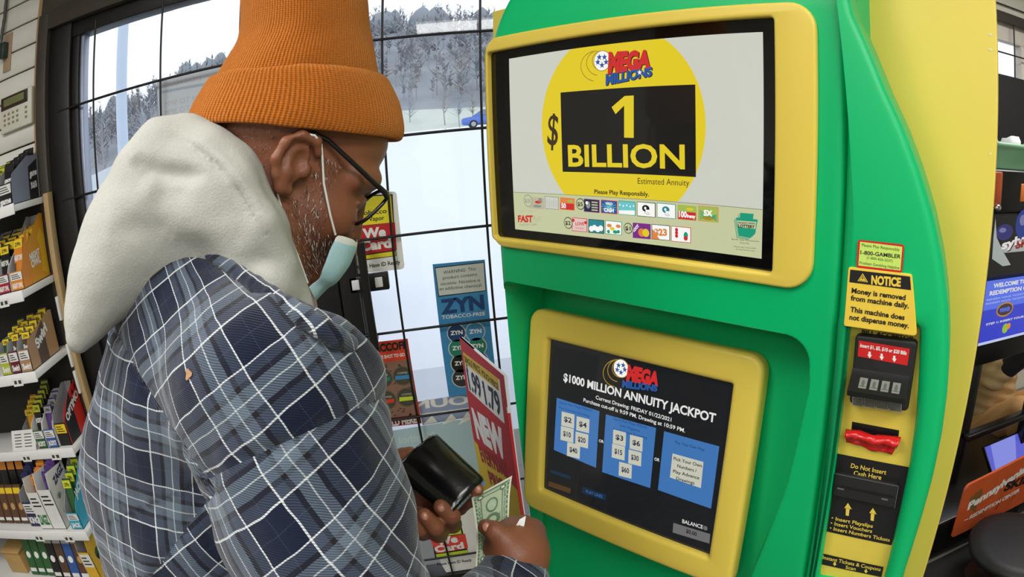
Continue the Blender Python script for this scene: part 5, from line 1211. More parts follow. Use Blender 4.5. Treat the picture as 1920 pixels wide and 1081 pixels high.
# ------------------------------------------------------------------ tobacco display rack by the door
if on('rack'):
    XR = -1.465; rackm = M('white_shelf', (226, 226, 222), .45, var=.03); upr = M('rack_upright_tan', (176, 150, 106), .6); dark_in = M('rack_back_dark', (40, 36, 34), .8)
    rack = thing('display_rack', 'white shelved tobacco display rack against the slatwall left of the door', 'shelf', (-1.95, 1.80, FLOOR))
    SH = [(1.652, 1.715), (1.378, 1.69), (1.122, 1.655), (.812, 1.735), (.556, 1.60), (.335, 1.57)]
    b = MB(); b.box((-2.6, 1.935, FLOOR), (XR + .02, 1.944, 1.66), dark_in); b.build('back_panel', rack)
    b = MB(); b.rbox((XR + .004, 1.905, FLOOR), (XR + .03, 1.942, 1.66), upr, .002)
    for z in (1.22, 1.05, .95, .75): b.rbox((XR + .0, 1.89, z), (XR + .012, 1.906, z + .085), rackm, .002)
    b.build('upright', rack)
    lip = M('shelf_edge_strip', (240, 240, 240), .35, var=.02); tagm = M('price_tag_paper', (236, 236, 232), .6); tagi = M('price_tag_ink', (60, 56, 60), .6)
    for i, (z, y0) in enumerate(SH):
        b = MB(); b.rbox((-2.6, y0, z - .022), (XR, 1.934, z), rackm, .002); b.rbox((-2.6, y0 - .006, z - .030), (XR, y0 + .002, z + .006), lip, .002); sh_ = b.build('shelf_board', rack)
        for k, x in enumerate((-1.60, -1.78)):
            b = MB(); b.box((x, y0 - .0085, z - .034), (x + .055, y0 - .0068, z - .006), tagm); b.box((x + .008, y0 - .0092, z - .026), (x + .022, y0 - .0086, z - .014), tagi); b.box((x + .032, y0 - .0092, z - .026), (x + .048, y0 - .0086, z - .014), tagi); b.build('price_tag', sh_)
    blk = M('pouch_black', (24, 22, 24), .35, var=.1); lime_h = M('header_lime', (206, 214, 50), .45); yel_h = M('header_yellow', (236, 204, 40), .45)
    PAL = {k: M('carton_' + k, c, .45, var=.08, vscale=40) for k, c in dict(grey=(126, 132, 148), black=(26, 26, 30), maroon=(104, 24, 40), crimson=(164, 30, 52), orange=(222, 138, 44), amber=(214, 150, 40), tan=(168, 132, 92), umber=(84, 64, 48), red=(206, 48, 40), white=(228, 228, 226), cyan=(54, 166, 196), purple=(88, 60, 128), navy=(34, 44, 86), brown=(92, 62, 44), yellow=(226, 180, 48), green=(48, 96, 52), lime=(180, 190, 50), blue=(52, 90, 160), silver=(170, 172, 176), kraft=(186, 150, 92)).items()}
    ptxt = {k: M('carton_print_' + k, c, .5, var=0) for k, c in dict(white=(236, 236, 234), navy=(40, 48, 96), ink=(28, 28, 30), gold=(214, 170, 60), leaf=(40, 120, 60)).items()}
    def side_plane(x): return Plane((x, 0, 0), (0, 1, 0), (1, 0, 0))          # a = depth, b = height, outward = +x
    def front_plane(y): return Plane((0, y, 0), (1, 0, 0), (0, -1, 0))
    def carton(label, z, xr, w, y0, y1, hf, ym, hm, hb, sidec, frontc, stext=None, ftext=None, sband=None, stc='white', ftag=None, group=None, ftc='white', sdeco=None):
        t = thing('display_carton', label, 'carton', (xr - w / 2, (y0 + y1) / 2, z), group)
        z += .0012
        prof = [(y0, z), (y1, z), (y1, z + hb), (ym, z + hm), (y0 + .012, z + hf * 1.35), (y0, z + hf)]
        b = MB()
        inner = PAL['silver'] if sidec != 'white' else PAL['white']
        for x, m in ((xr, PAL[sidec]), (xr - w, inner)):
            vs = [Vector((x + d, y, zz)) for d in (0, -.0022) for y, zz in prof]; n = 6
            b.add(vs, [tuple(range(n)), tuple(range(2 * n - 1, n - 1, -1))] + [(i, i + n, (i + 1) % n + n, (i + 1) % n) for i in range(n)], m)
        b.box((xr - w, y0, z), (xr, y0 + .002, z + hf), PAL[frontc]); b.box((xr - w, y1 - .002, z), (xr, y1, z + hb), inner); b.box((xr - w, y0, z), (xr, y1, z + .002), inner)
        b.build('tray', t)
        ps = side_plane(xr); a = Art(ps, .0004)
        if sband: a.flat([(y0 + sband[0] * (y1 - y0), z + .002), (y0 + sband[1] * (y1 - y0), z + .002), (y0 + sband[1] * (y1 - y0), z + hb * .92), (y0 + sband[0] * (y1 - y0), z + hf + (hm - hf) * sband[0] * .8)], PAL[sband[2]], 0)
        if stext:
            for s_, u0, v0, u1, v1, h in stext: a.ltext(s_, (y0 + u0 * (y1 - y0), z + v0 * hb), (y0 + u1 * (y1 - y0), z + v1 * hb), h, ptxt[stc], 2, .05, .1)
        if sdeco: sdeco(a, y0, y1, z, hb)
        if a.v: a.build('side_print', t)
        a = Art(front_plane(y0), .0004)
        a.flat([(xr - w + .003, z + hf * .55), (xr - .003, z + hf * .55), (xr - .003, z + hf * .95), (xr - w + .003, z + hf * .95)], PAL['white'] if ftag != 'tag' else yel_h, 0)
        for k in range(3): a.flat([(xr - w + .008, z + hf * (.62 + .1 * k)), (xr - .012 - .006 * k, z + hf * (.62 + .1 * k)), (xr - .012 - .006 * k, z + hf * (.66 + .1 * k)), (xr - w + .008, z + hf * (.66 + .1 * k))], ptxt['ink'], 1)
        if ftext: a.ltext(ftext, (xr - w + .006, z + hf * .14), (xr - .006, z + hf * .14), hf * .26, ptxt[ftc], 2, .05)
        a.build('front_label', t); return t
    def pouch(label, group, x, y, z, w, h, body, header, text=None, lean=.18, proto=None):
        t = thing('cigar_pouch', label, 'pouch', (x, y, z), group); R_ = Matrix.Rotation(-lean, 4, 'X')
        pl = Plane((x, y, z), (1, 0, 0), R_ @ Vector((0, -1, 0)))
        b = MB(); n = 6; prof = [0, .0035, .005, .0045, .003, .0006, .0005]
        rings = []
        for i in range(7):
            hh = h * i / 6; tt = prof[i] + .0005; rings.append([pl.pt(-w / 2, hh, 0), pl.pt(-w / 4, hh, tt), pl.pt(w / 4, hh, tt), pl.pt(w / 2, hh, 0), pl.pt(w / 4, hh, -tt), pl.pt(-w / 4, hh, -tt)])
        b.loft(rings, body, smooth=True); b.build('packet', t)
        a = Art(pl, .0062); a.flat([(-w * .46, h * .80), (w * .46, h * .80), (w * .46, h * .97), (-w * .46, h * .97)], header, 0); a.ltext('2/99c', (-w * .3, h * .84), (w * .3, h * .84), h * .08, ptxt['ink'], 1, .03)
        if text: a.flat([(-w * .42, h * .5), (w * .42, h * .5), (w * .42, h * .82), (-w * .42, h * .82)], body, -.6); a.ltext(text, (-w * .42, h * .55), (w * .42, h * .55), h * .11, ptxt['white'], 1, .05)
        a.build('printed_header', t); return t
    def fill(label, group, xr, w, y0, y1, z, h, n, body, header, text=None):
        for k in range(n): pouch(label, group, xr - w / 2 + .003 * math.sin(2.1 * k), y0 + .018 + (y1 - y0 - .03) * k / n, z + .004, w * .82, h + .010 * k, body, header, text)
    G = lambda s: s
    # shelf 1
    carton('grey sloped carton with a black side stripe, right end of the top rack shelf', 1.652, -1.49, .075, 1.735, 1.928, .075, 1.85, .150, .148, 'grey', 'black', [('game', .66, .52, .92, .55, .022), ('BLACK', .68, .32, .9, .34, .010), ('SWEETS', .68, .24, .9, .26, .010)], 'game', (.62, .94, 'black'))
    fill('black cigar pouch standing in the grey carton on the top rack shelf', 'pouches in the grey carton', -1.492, .07, 1.74, 1.92, 1.654, .135, 5, blk, PAL['black'], 'game')
    carton('maroon carton beside the grey one on the top rack shelf', 1.652, -1.575, .085, 1.735, 1.928, .075, 1.85, .13, .13, 'maroon', 'maroon', None, 'game')
    fill('black cigar pouch with lime header on the top rack shelf', 'pouches in the maroon carton', -1.577, .08, 1.74, 1.92, 1.654, .125, 4, blk, lime_h)
    # shelf 2
    def owl(a, y0, y1, z, hb):
        P = [(y0 + (y1 - y0) * u, z + hb * v) for u, v in ((.74, .12), (.96, .05), (.98, .62), (.84, .80), (.70, .66), (.78, .4))]; a.flat(P, PAL['yellow'], 1)
    carton('orange carton with white lettering, right end of the second rack shelf', 1.378, -1.49, .07, 1.735, 1.925, .062, 1.90, .222, .218, 'amber', 'orange', [('NIGHT', .34, .36, .72, .39, .022), ('OWL', .36, .24, .72, .27, .024)], 'NIGHT OWL', (.0, .34, 'orange'), sdeco=owl)
    fill('orange cigar pouch with a yellow price header on the second rack shelf', 'pouches in the orange carton', -1.492, .066, 1.74, 1.92, 1.38, .16, 4, PAL['orange'], yel_h, 'NIGHT OWL')
    carton('crimson carton next to the orange one on the second rack shelf', 1.378, -1.57, .07, 1.735, 1.925, .062, 1.90, .19, .19, 'white', 'crimson', None, 'NIGHT OWL')
    fill('black cigar pouch with a yellow price header in the crimson carton', 'pouches in the crimson carton', -1.572, .066, 1.74, 1.92, 1.38, .15, 5, blk, yel_h, 'NIGHT OWL')
    carton('black carton at the left edge of the second rack shelf', 1.378, -1.65, .07, 1.735, 1.925, .062, 1.90, .19, .19, 'black', 'maroon', None, 'OWL')
    fill('black cigar pouch with a yellow header, left edge of the second rack shelf', 'pouches in the black carton', -1.652, .066, 1.74, 1.92, 1.38, .15, 4, blk, yel_h)
    # shelf 3
    carton('tan and dark brown carton, right end of the third rack shelf', 1.122, -1.49, .06, 1.672, 1.878, .075, 1.858, .150, .146, 'tan', 'tan', [('Swirl', .30, .36, .74, .62, .032)], 'Swirl', (.30, .62, 'umber'))
    fill('dark cigar pouch with a yellow price header in the tan carton', 'pouches in the tan carton', -1.492, .056, 1.68, 1.87, 1.124, .12, 5, PAL['umber'], yel_h, 'Swirl')
    carton('reddish brown carton on the third rack shelf', 1.122, -1.555, .055, 1.672, 1.878, .075, 1.858, .12, .12, 'umber', 'maroon', None, 'Swirl')
    fill('dark cigar pouch with a yellow header in the reddish brown carton', 'pouches in the brown carton', -1.557, .05, 1.68, 1.87, 1.124, .12, 4, PAL['umber'], yel_h, 'Swirl')
    carton('lime carton at the left of the third rack shelf', 1.122, -1.614, .055, 1.672, 1.878, .075, 1.858, .12, .12, 'green', 'lime', None, 'Swirl')
    fill('dark green cigar pouch in the lime carton', 'pouches in the lime carton', -1.616, .05, 1.68, 1.87, 1.124, .11, 4, PAL['green'], yel_h)
    # shelf 4
    def flames(a, y0, y1, z, hb):
        rn = random.Random(2)
        for k in range(9):
            u, v = rn.uniform(.2, .95), rn.uniform(.5, .98); P = (y0 + u * (y1 - y0), z + v * hb); a.flat([P, (P[0] + .02, P[1] + .006), (P[0] + .012, P[1] + .022)], PAL['black'], 1)
    carton('red and black carton with a yellow price tag, right end of the fourth rack shelf', .812, -1.49, .062, 1.765, 1.925, .085, 1.90, .185, .18, 'red', 'black', [('OPTIMO', .16, .42, .96, .70, .026)], None, (.05, .55, 'black'), ftag='tag', sdeco=flames)
    carton('white-sided carton with a blue label on the fourth rack shelf', .812, -1.557, .06, 1.755, 1.92, .070, 1.90, .16, .16, 'white', 'blue', None, 'JACKPOT')
    fill('purple and black cigar pouch leaning in the blue-labelled carton', 'pouches in the blue carton', -1.559, .055, 1.76, 1.91, .814, .14, 3, PAL['purple'], PAL['silver'])
    carton('carton with a green label on the fourth rack shelf', .812, -1.622, .06, 1.755, 1.92, .070, 1.90, .15, .15, 'white', 'green', None, 'JACKPOT')
    fill('black cigar pouch with a lime header in the green-labelled carton', 'pouches in the green carton', -1.624, .055, 1.76, 1.91, .814, .15, 6, blk, lime_h, 'JACKPOT')
    b = MB(); pc = Plane((-1.76, 1.742, .815), (1, 0, 0), Vector((0, -1, .55)).normalized()); b.box((-.08, 0, -.001), (.075, .075, .001), PAL['white'], pc)
    for k in range(5): b.box((-.06, .014 + .011 * k, .001), (-.015, .017 + .011 * k, .0014), ptxt['ink'], pc); b.box((.005, .014 + .011 * k, .001), (.05, .017 + .011 * k, .0014), ptxt['ink'], pc)
    tag(b.build('notice_card'), 'white printed card propped at the front of the fourth rack shelf', 'card')
    carton('amber carton at the left of the fourth rack shelf', .812, -1.70, .08, 1.79, 1.92, .05, 1.90, .10, .11, 'kraft', 'amber', None, None)
    fill('amber cigar pouch in the carton at the left of the fourth rack shelf', 'pouches in the amber carton', -1.702, .07, 1.80, 1.91, .814, .12, 4, PAL['amber'], yel_h)
    # shelf 5
    carton('cyan carton with white lettering, right end of the fifth rack shelf', .556, -1.49, .062, 1.622, 1.80, .065, 1.775, .20, .195, 'cyan', 'cyan', [('JACKPOT', .22, .52, .95, .70, .026)], 'JACK', (.62, .9, 'lime'))
    fill('green cigar pouch in the cyan carton', 'pouches in the cyan carton', -1.492, .056, 1.63, 1.79, .558, .17, 4, PAL['green'], lime_h)
    def leaves(a, y0, y1, z, hb):
        for u, v in ((.3, .5), (.5, .25), (.3, .2)):
            c = (y0 + u * (y1 - y0), z + v * hb)
            for k in range(7): q = -.9 + .3 * k; a.flat([c, (c[0] + .018 * math.sin(q) - .002, c[1] + .02 * math.cos(q)), (c[0] + .026 * math.sin(q), c[1] + .03 * math.cos(q)), (c[0] + .018 * math.sin(q) + .002, c[1] + .02 * math.cos(q))], ptxt['leaf'], 2)
    carton('white carton with leaf print and lettering on the fifth rack shelf', .556, -1.585, .075, 1.622, 1.77, .16, 1.75, .20, .20, 'white', 'white', [('ZAGZ', .30, .76, .92, .86, .026)], None, (.1, .9, 'white'), stc='navy', sdeco=leaves)
    fill('purple cigar pouch behind the leaf-printed carton', 'pouches in the leaf-printed carton', -1.587, .07, 1.63, 1.76, .558, .20, 4, PAL['purple'], PAL['purple'], 'ZAGZ')
    carton('white carton with an orange stripe on the fifth rack shelf', .556, -1.664, .07, 1.622, 1.77, .15, 1.75, .17, .17, 'white', 'white', None, 'ZAGZ', None, ftc='leaf')
    fill('orange cigar pouch behind the orange-striped carton', 'pouches in the striped carton', -1.666, .065, 1.63, 1.76, .558, .19, 3, PAL['orange'], PAL['orange'])
    carton('navy carton on the fifth rack shelf', .556, -1.745, .07, 1.64, 1.78, .10, 1.76, .15, .15, 'navy', 'navy', None, 'KING')
    fill('navy cigar pouch in the navy carton', 'pouches in the navy carton', -1.747, .065, 1.65, 1.77, .558, .19, 3, PAL['navy'], PAL['navy'])
    def cigar_pack(label, group, x, y, z, h, m, band):
        t = thing('cigar_pack', label, 'pack', (x, y, z), group); b = MB(); pl = Plane((x, y, z), (1, 0, 0), Matrix.Rotation(-.25, 4, 'X') @ Vector((0, -1, 0))); b.rbox((-.024, 0, -.008), (.024, h, .008), m, .003, pl); b.build('packet', t)
        a = Art(pl, .0085); a.flat([(-.024, h * .05), (.024, h * .05), (.024, h * .95), (-.024, h * .95)], m, -.6); a.flat([(-.024, h * .78), (.024, h * .78), (.024, h * .93), (-.024, h * .93)], band, 0); a.disc((0, h * .45), .014, ptxt['white'] if m is not PAL['brown'] else PAL['kraft'], 1, local=True); a.flat([(-.02, h * .08), (.02, h * .08), (.02, h * .16), (-.02, h * .16)], PAL['white'], 1); a.build('printed_band', t)
    for k in range(4): cigar_pack('brown cigar pack with an amber band on the fifth rack shelf', 'brown cigar packs', -1.86 - .055 * k, 1.66, .558, .15, PAL['brown'], yel_h)
    for k in range(3): cigar_pack('black cigar pack standing behind the brown packs', 'black cigar packs', -1.875 - .06 * k, 1.74, .558, .22, blk, PAL['orange'])
    # shelf 6
    def ybits(a, y0, y1, z, hb):
        a.disc((y0 + .35 * (y1 - y0), z + .62 * hb), .022, PAL['green'], 1, local=True); a.disc((y0 + .5 * (y1 - y0), z + .45 * hb), .03, PAL['tan'], 2, local=True); a.disc((y0 + .32 * (y1 - y0), z + .55 * hb), .012, ptxt['ink'], 3, local=True)
    carton('yellow carton with a pictured side, right end of the lowest rack shelf', .335, -1.50, .06, 1.59, 1.76, .14, 1.74, .165, .165, 'yellow', 'yellow', None, None, None, sdeco=ybits)
    for k, (m, bd, lab) in enumerate((('brown', 'kraft', 'brown cigar pack beside the yellow carton on the lowest shelf'), ('blue', 'silver', 'blue cigar pack with round emblem on the lowest rack shelf'), ('umber', 'silver', 'dark brown cigar pack between the blue and black packs'), ('black', 'silver', 'black cigar pack with a silver top on the lowest rack shelf'))):
        cigar_pack(lab, None, -1.60 - .055 * k, 1.61, .337, .19, PAL[m], PAL[bd])
    for k in range(3): cigar_pack('green cigar pack at the left of the lowest rack shelf', 'green cigar packs', -1.83 - .055 * k, 1.63, .337, .19, PAL['green'], PAL['lime'])
    kb = thing('wooden_box', 'small pale wooden cigar box at the left of the lowest rack shelf', 'box', (-2.05, 1.68, .337)); b = MB(); b.rbox((-2.12, 1.63, .337), (-2.0, 1.76, .43), PAL['kraft'], .004); b.build('case', kb); b = MB(); b.rbox((-2.125, 1.625, .43), (-1.995, 1.765, .442), PAL['kraft'], .003); b.build('lid', kb)
# ------------------------------------------------------------------ games corner seen past the terminal's right edge
if on('right'):
    RY = 2.40
    wn = M('window_frame_white', (214, 206, 196), .5); valm = M('dark_valance', (58, 52, 44), .6); matte = M('matt_black_board', (20, 20, 20), .8)
    Lr = lambda px, py, y: aty(px, py, y)
    wl0, wl1 = 2.0, 4.6
    tz = Lr(1868, 28, RY).z; bz = Lr(1872, 268, RY).z - .5
    b = MB(); b.box((1.42, RY, FLOOR), (4.6, RY + .12, bz), cream); b.box((1.42, RY, tz), (4.6, RY + .12, CEIL_Z), cream); b.box((4.4, RY, bz), (4.6, RY + .12, tz), cream); b.box((1.42, RY, bz), (2.2, RY + .12, tz), cream); b.build('wall_back', None, 'structure')
    b = MB(); zt2 = Lr(1868, 70, RY).z
    b.rbox((2.2, RY - .03, tz - .035), (4.4, RY + .02, tz + .03), valm, .003); b.rbox((2.2, RY + .03, zt2), (4.4, RY + .10, tz - .03), wn, .004); b.rbox((2.2, RY + .05, bz), (4.4, RY + .1, bz + .05), wn, .004)
    xm = Lr(1912, 120, RY + .05).x
    b.rbox((xm, RY + .03, bz), (xm + .07, RY + .10, zt2), wn, .004); w2 = b.build('window_2', None, 'structure')
    g = MB(); g.box((2.2, RY + .07, bz), (4.4, RY + .076, zt2), GLASS); g.build('glass_pane', w2)
    xb = Lr(1905, 120, RY - .02).x; zb = Lr(1890, 101, RY - .02).z
    for k in range(-1, 5): b = MB(); b.tube([(xb + .31 * k, RY - .01, bz), (xb + .31 * k, RY - .01, tz)], .005, black_bar, 8); b.build('security_bar', w2)
    for k in range(-1, 4): b = MB(); b.tube([(2.2, RY - .016, zb - .31 * k), (4.4, RY - .016, zb - .31 * k)], .005, black_bar, 8); b.build('security_bar', w2)
    b = MB(); p = Lr(1870, 137, RY - .065); b.rbox((p.x, RY - .065, bz), (4.38, RY - .045, p.z), matte, .002); tag(b.build('blackout_board'), 'matt black board covering the lower part of the far right window', 'board')

    # amusement terminal
    GY = 1.56
    gm = thing('skill_game_cabinet', 'black skill game cabinet with a bright blue screen behind the terminal', 'arcade machine', (2.45, 1.7, FLOOR))
    X0 = Lr(1853, 470, GY).x; X1 = X0 + .62
    PG = Plane((0, GY, 0), (1, 0, 0), (0, -1, 0)); gl_ = lambda px, py: PG.loc(px, py)
    shell = M('cabinet_black', (15, 15, 16), .3, spec=.5); org = M('cabinet_orange', (170, 74, 30), .45, var=.3, vscale=20)
    zt_ = gl_(1890, 318)[1]; z1 = gl_(1890, 400)[1]; z2 = gl_(1890, 522)[1]; z3 = gl_(1885, 668)[1]
    b = MB(); b.rbox((X0, GY, z1), (X1, GY + .42, zt_), shell, .012); top = b.build('top_box', gm)
    b = MB(); xo = gl_(1878, 350)[0]; b.rbox((X0 - .002, GY - .006, z1 + .02), (xo, GY + .05, zt_ - .01), org, .006); b.build('side_strip', top)
    b = MB(); p = gl_(1916, 360); b.rbox((p[0] - .01, GY - .004, p[1] - .04), (p[0] + .16, GY + .01, p[1] + .035), M('cabinet_orange_sign', (226, 128, 62), .5), .003); b.build('sign_window', top)
    b = MB(); p = gl_(1867, 388); b.ball(Vector((p[0], GY - .012, p[1])), (.02, .012, .014), M('chrome', (210, 210, 210), .12, metal=1, var=0), 16); b.build('lock', top)
    # lit marquee graphic
    PM = Plane((0, GY - .002, 0), (1, 0, 0), (0, -1, 0)); qm = crop(1820, 270, .25)
    b = MB(); b.box((X0 + .0, GY, z2), (X1, GY + .42, z1), shell); mq = b.build('marquee', gm)
    def EM(n, c, k=.5): return M('marquee_' + n, c, .2, emit=k, var=0)
    a = Art(PM, 0, qm); a.flat([(X0 + .004, z2 + .004), (X1 - .004, z2 + .004), (X1 - .004, z1 - .006), (X0 + .004, z1 - .006)], EM('black', (14, 14, 18)), 0)
    a.disc((255, 660), 62, EM('violet', (60, 58, 140)), 1, ry=60); a.disc((240, 645), 26, EM('pale_violet', (150, 150, 210)), 2, ry=18); a.disc((400, 600), 60, EM('cobalt', (40, 70, 170)), 1); a.disc((390, 570), 22, EM('pale_violet', (150, 150, 210)), 2)
    silver = EM('silver', (196, 204, 200), .6)
    a.poly([(185, 555), (195, 700), (245, 810), (300, 905), (240, 915), (160, 860), (170, 700)], silver, 2); a.poly([(225, 770), (420, 730), (420, 800), (250, 815)], silver, 1)
    a.text('sylvania', (234, 795), (560, 690), 62, EM('dark_red', (120, 20, 20)), 3, .06, .1); a.text('sylvania', (230, 789), (556, 684), 62, EM('white', (236, 236, 236), .8), 4, .04, .1)
    a.text('SKILL', (335, 785), (520, 730), 58, EM('red', (170, 28, 20), .6), 4, .05); a.build('marquee_graphic', mq)
    # blue screen
    b = MB(); xs0 = gl_(1838, 600)[0]; b.rbox((xs0, GY - .02, z3), (X1, GY + .10, z2), shell, .01); sb_ = b.build('screen_housing', gm)
    PSn = Plane((0, GY - .0225, 0), (1, 0, 0), (0, -1, 0)); qs = crop(1820, 500, .0 + .25); sL = PSn.loc(1850, 530)[0]; sT = PSn.loc(1850, 527)[1]; sB = PSn.loc(1856, 643)[1]
    a = Art(PSn, 0, lambda x, y: (x, y)); bl1 = EM('screen_blue', (86, 112, 226), .95); bl2 = EM('screen_deep_blue', (52, 64, 196), .95); wt = EM('white', (236, 236, 236), .8)
    a.flat([(sL, sB), (X1 - .03, sB), (X1 - .03, sT), (sL, sT)], bl1, 0); a.flat([(sL, sB), (X1 - .03, sB), (X1 - .03, sB + (sT - sB) * .55), (sL, sB + (sT - sB) * .55)], bl2, .5); a.flat([(sL, sB), (X1 - .03, sB), (X1 - .03, sB + .012), (sL, sB + .012)], EM('screen_pale', (196, 206, 240), .9), 1)
    w_ = X1 - .03 - sL
    a.ltext('WELCOME TO THE', (sL + .05, sT - .032), (sL + w_ * .62, sT - .032), .018, wt, 2, .04); a.ltext('REDEMPTION CENTER', (sL + .03, sT - .062), (sL + w_ * .70, sT - .062), .018, wt, 2, .04)
    for k in range(2): a.ltext('REDEEM YOUR TICKETS TODAY', (sL + .015, sT - .083 - .016 * k), (sL + w_ * .66, sT - .083 - .016 * k), .007, EM('screen_pale', (196, 206, 240), .9), 2)
    c = (sL + w_ * .26, sT - .135); a.disc(c, .062, EM('oval_gold', (190, 140, 70), .8), 2, local=True, ry=.032); a.disc(c, .054, EM('oval_dark', (70, 52, 60), .8), 3, local=True, ry=.025); a.ltext('WINNER', (c[0] - .04, c[1] - .009), (c[0] + .04, c[1] - .009), .018, bl1, 4, .05)
    a.ltext('STEP 1: INSERT YOUR TICKET', (sL + .035, sT - .19), (sL + w_ * .7, sT - .19), .009, wt, 2, .03); a.disc((sL + w_ * .30, sT - .222), .022, EM('screen_green', (150, 190, 60), .9), 2, local=True); a.disc((sL + w_ * .34, sT - .215), .014, EM('screen_orange', (230, 140, 60), .9), 3, local=True)
    a.build('screen_image', sb_)
    # open stand below, slanted lit deck, sign board and foot
    xp = gl_(1829, 740)[0]
    b = MB(); b.rbox((xp - .02, GY + .0, FLOOR), (xp + .015, GY + .05, z3 + .05), shell, .004); b.build('stand_post', gm)
    b = MB(); b.rbox((X1 - .06, GY, FLOOR), (X1 - .01, GY + .05, z3 + .02), shell, .004); b.build('stand_post', gm)
    zr = gl_(1870, 790)[1]; b = MB(); b.rbox((xp - .02, GY - .03, zr - .03), (X1, GY + .02, zr), shell, .004); b.build('cross_rail', gm)
    dz0, dz1 = gl_(1875, 800)[1], gl_(1880, 850)[1]; xd = gl_(1863, 815)[0]
    PD2 = Plane((xd, GY - .06, dz1 - .06), (1, 0, 0), Vector((0, -.75, .66))); b = MB(); b.rbox((0, 0, -.02), (.5, .16, 0), shell, .004, PD2); dk_ = b.build('button_deck', gm)
    a = Art(PD2, .0005); a.flat([(.004, .004), (.49, .004), (.49, .15), (.004, .15)], EM('deck_blue', (96, 100, 220), .8), 0); a.flat([(.03, .01), (.2, .01), (.26, .15), (.05, .15)], EM('deck_pale', (140, 150, 240), .8), 1); a.build('deck_light', dk_)
    b = MB(); b.rbox((Lr(1762, 960, 1.36).x, 1.36, FLOOR), (X1, GY + .3, gl_(1850, 880)[1]), shell, .01); b.build('base', gm)
    # orange redemption sign
    SY = 1.32; c0, c1, c2, c3 = Lr(1787, 1006, SY), Lr(1812, 912, SY), Lr(1925, 850, SY + .0), Lr(1925, 940, SY)
    PSg = Plane((c0.x, SY, c0.z), (1, 0, 0), (0, -1, 0)); qg = crop(1740, 840, 180 / 807)
    so = M('sign_orange', (206, 92, 44), .4, var=.22, vscale=14); sg = thing('redemption_sign', 'orange redemption center sign board at the foot of the game cabinet', 'sign', (c0.x + .25, SY, FLOOR))
    P = [PSg.loc(*qg(*p)) for p in [(203, 752), (322, 318), (830, 60), (1500, -20), (1500, 240), (830, 440)]]
    vs, fs = curve_plate([rounded(P, [.01, .03, 0, .01, .01, 0])], .012, .002); b = MB(); b.add([PSg.pt(x, y, z) for x, y, z in vs], fs, so); b.build('board', sg)
    a = Art(PSg, .0006, qg); a.text('Pennsylvania', (328, 520), (815, 195), 56, white, 2, .05, .15); a.text('SKILL', (632, 362), (890, 262), 58, ink, 2, .05, .1); a.text('REDEMPTION CENTER', (345, 596), (765, 362), 27, white, 2, .04, .1); a.line((302, 606), (338, 590), .004, white, 2)
    a.poly([(345, 500), (352, 420), (455, 335), (460, 380), (420, 430), (400, 540)], M('sign_olive', (122, 92, 44), .5, var=.3, vscale=40), 1)
    for (x0, y0, x1, y1) in ((430, 560, 470, 500), (560, 520, 600, 450), (690, 440, 730, 390), (240, 620, 300, 590)): a.poly([(x0, y0), (x0 + 12, y0 - 4), (x1 + 10, y1), (x1, y1 + 4)], M('sign_dark_orange', (150, 56, 26), .5), 1)
    a.build('sign_print', sg)
    b = MB(); b.rbox((c0.x + .2, SY + .005, FLOOR), (c0.x + .5, SY + .02, c0.z + .06), shell, .003); b.build('stand', sg)
    # green tub of crumpled paper on top of the cabinet
    tubm = bpy.data.materials.new('translucent_green_plastic'); tubm.use_nodes = True; bb = tubm.node_tree.nodes['Principled BSDF']; bb.inputs['Base Color'].default_value = srgb((160, 214, 176)); bb.inputs['Roughness'].default_value = .35; bb.inputs['Transmission Weight'].default_value = .35
    tub = thing('storage_tub', 'translucent green plastic tub standing on top of the game cabinet', 'tub', (X0 + .25, GY + .2, zt_)); zq = Lr(1890, 268, GY + .1).z
    b = MB(); R2 = []
    for t, g_ in ((0, 0), (.82, .02), (.84, .035), (1, .036), (1, .028), (.83, .012), (.04, -.005)):
        z_ = zt_ + .001 + t * (zq - zt_); R2.append([(x, y, z_) for x, y in rounded([(X0 - .0 - g_ + .03, GY + .04 - g_), (X0 + .46 + g_, GY + .04 - g_), (X0 + .46 + g_, GY + .36 + g_), (X0 + .03 - g_, GY + .36 + g_)], .05, 5)])
    b.loft(R2, tubm); b.build('bin', tub)
    rn = random.Random(9)
    for k in range(5):
        bmm = bmesh.new(); bmesh.ops.create_icosphere(bmm, subdivisions=2, radius=.04)
        for v_ in bmm.verts: v_.co *= rn.uniform(.75, 1.15)
        pb = MB(); pb.bm(bmm, paper, None, True, Matrix.Translation((X0 + .06 + .085 * k, GY + .10 + .04 * (k % 2), zq - .005))); tag(pb.build('crumpled_paper'), ['white paper ball at the left rim of the green tub', 'white paper ball second from the left in the green tub', 'white paper ball in the middle of the green tub', 'white paper ball right of the middle in the green tub', 'white paper ball at the right end of the green tub'][k], 'paper', 'paper balls in the green tub')
    # player seated behind the stand
    tanm = M('tan_canvas_jacket', (206, 178, 130), .9, bump=.2, bscale=120); pantm = M('tan_trousers', (214, 168, 112), .9); glv = M('black_glove', (24, 24, 26), .7)
    pl_ = thing('person', 'seated person in tan jacket and dark gloves half hidden behind the skill game', 'person', (2.5, 1.95, FLOOR))
    kp_ = lambda px, py, y: nparr(Lr(px, py, y))
    sh2, el2, wr2, hd2 = kp_(1838, 610, 1.98), kp_(1862, 705, 1.86), kp_(1905, 680, 1.72), kp_(1918, 668, 1.70)
    hp2 = kp_(1836, 800, 2.10); kn2 = kp_(1915, 770, 1.74); ft2 = np.array([kn2[0] + .02, kn2[1] - .02, FLOOR + .04]); hp3 = hp2 + [.18, .05, 0]; kn3 = kn2 + [.24, .04, 0]; ft3 = ft2 + [.24, .04, 0]; nk2 = (sh2 + hp3) / 2; nk2 = sh2 + np.array([.17, .04, .10]); hd_ = nk2 + np.array([.02, -.06, .20])
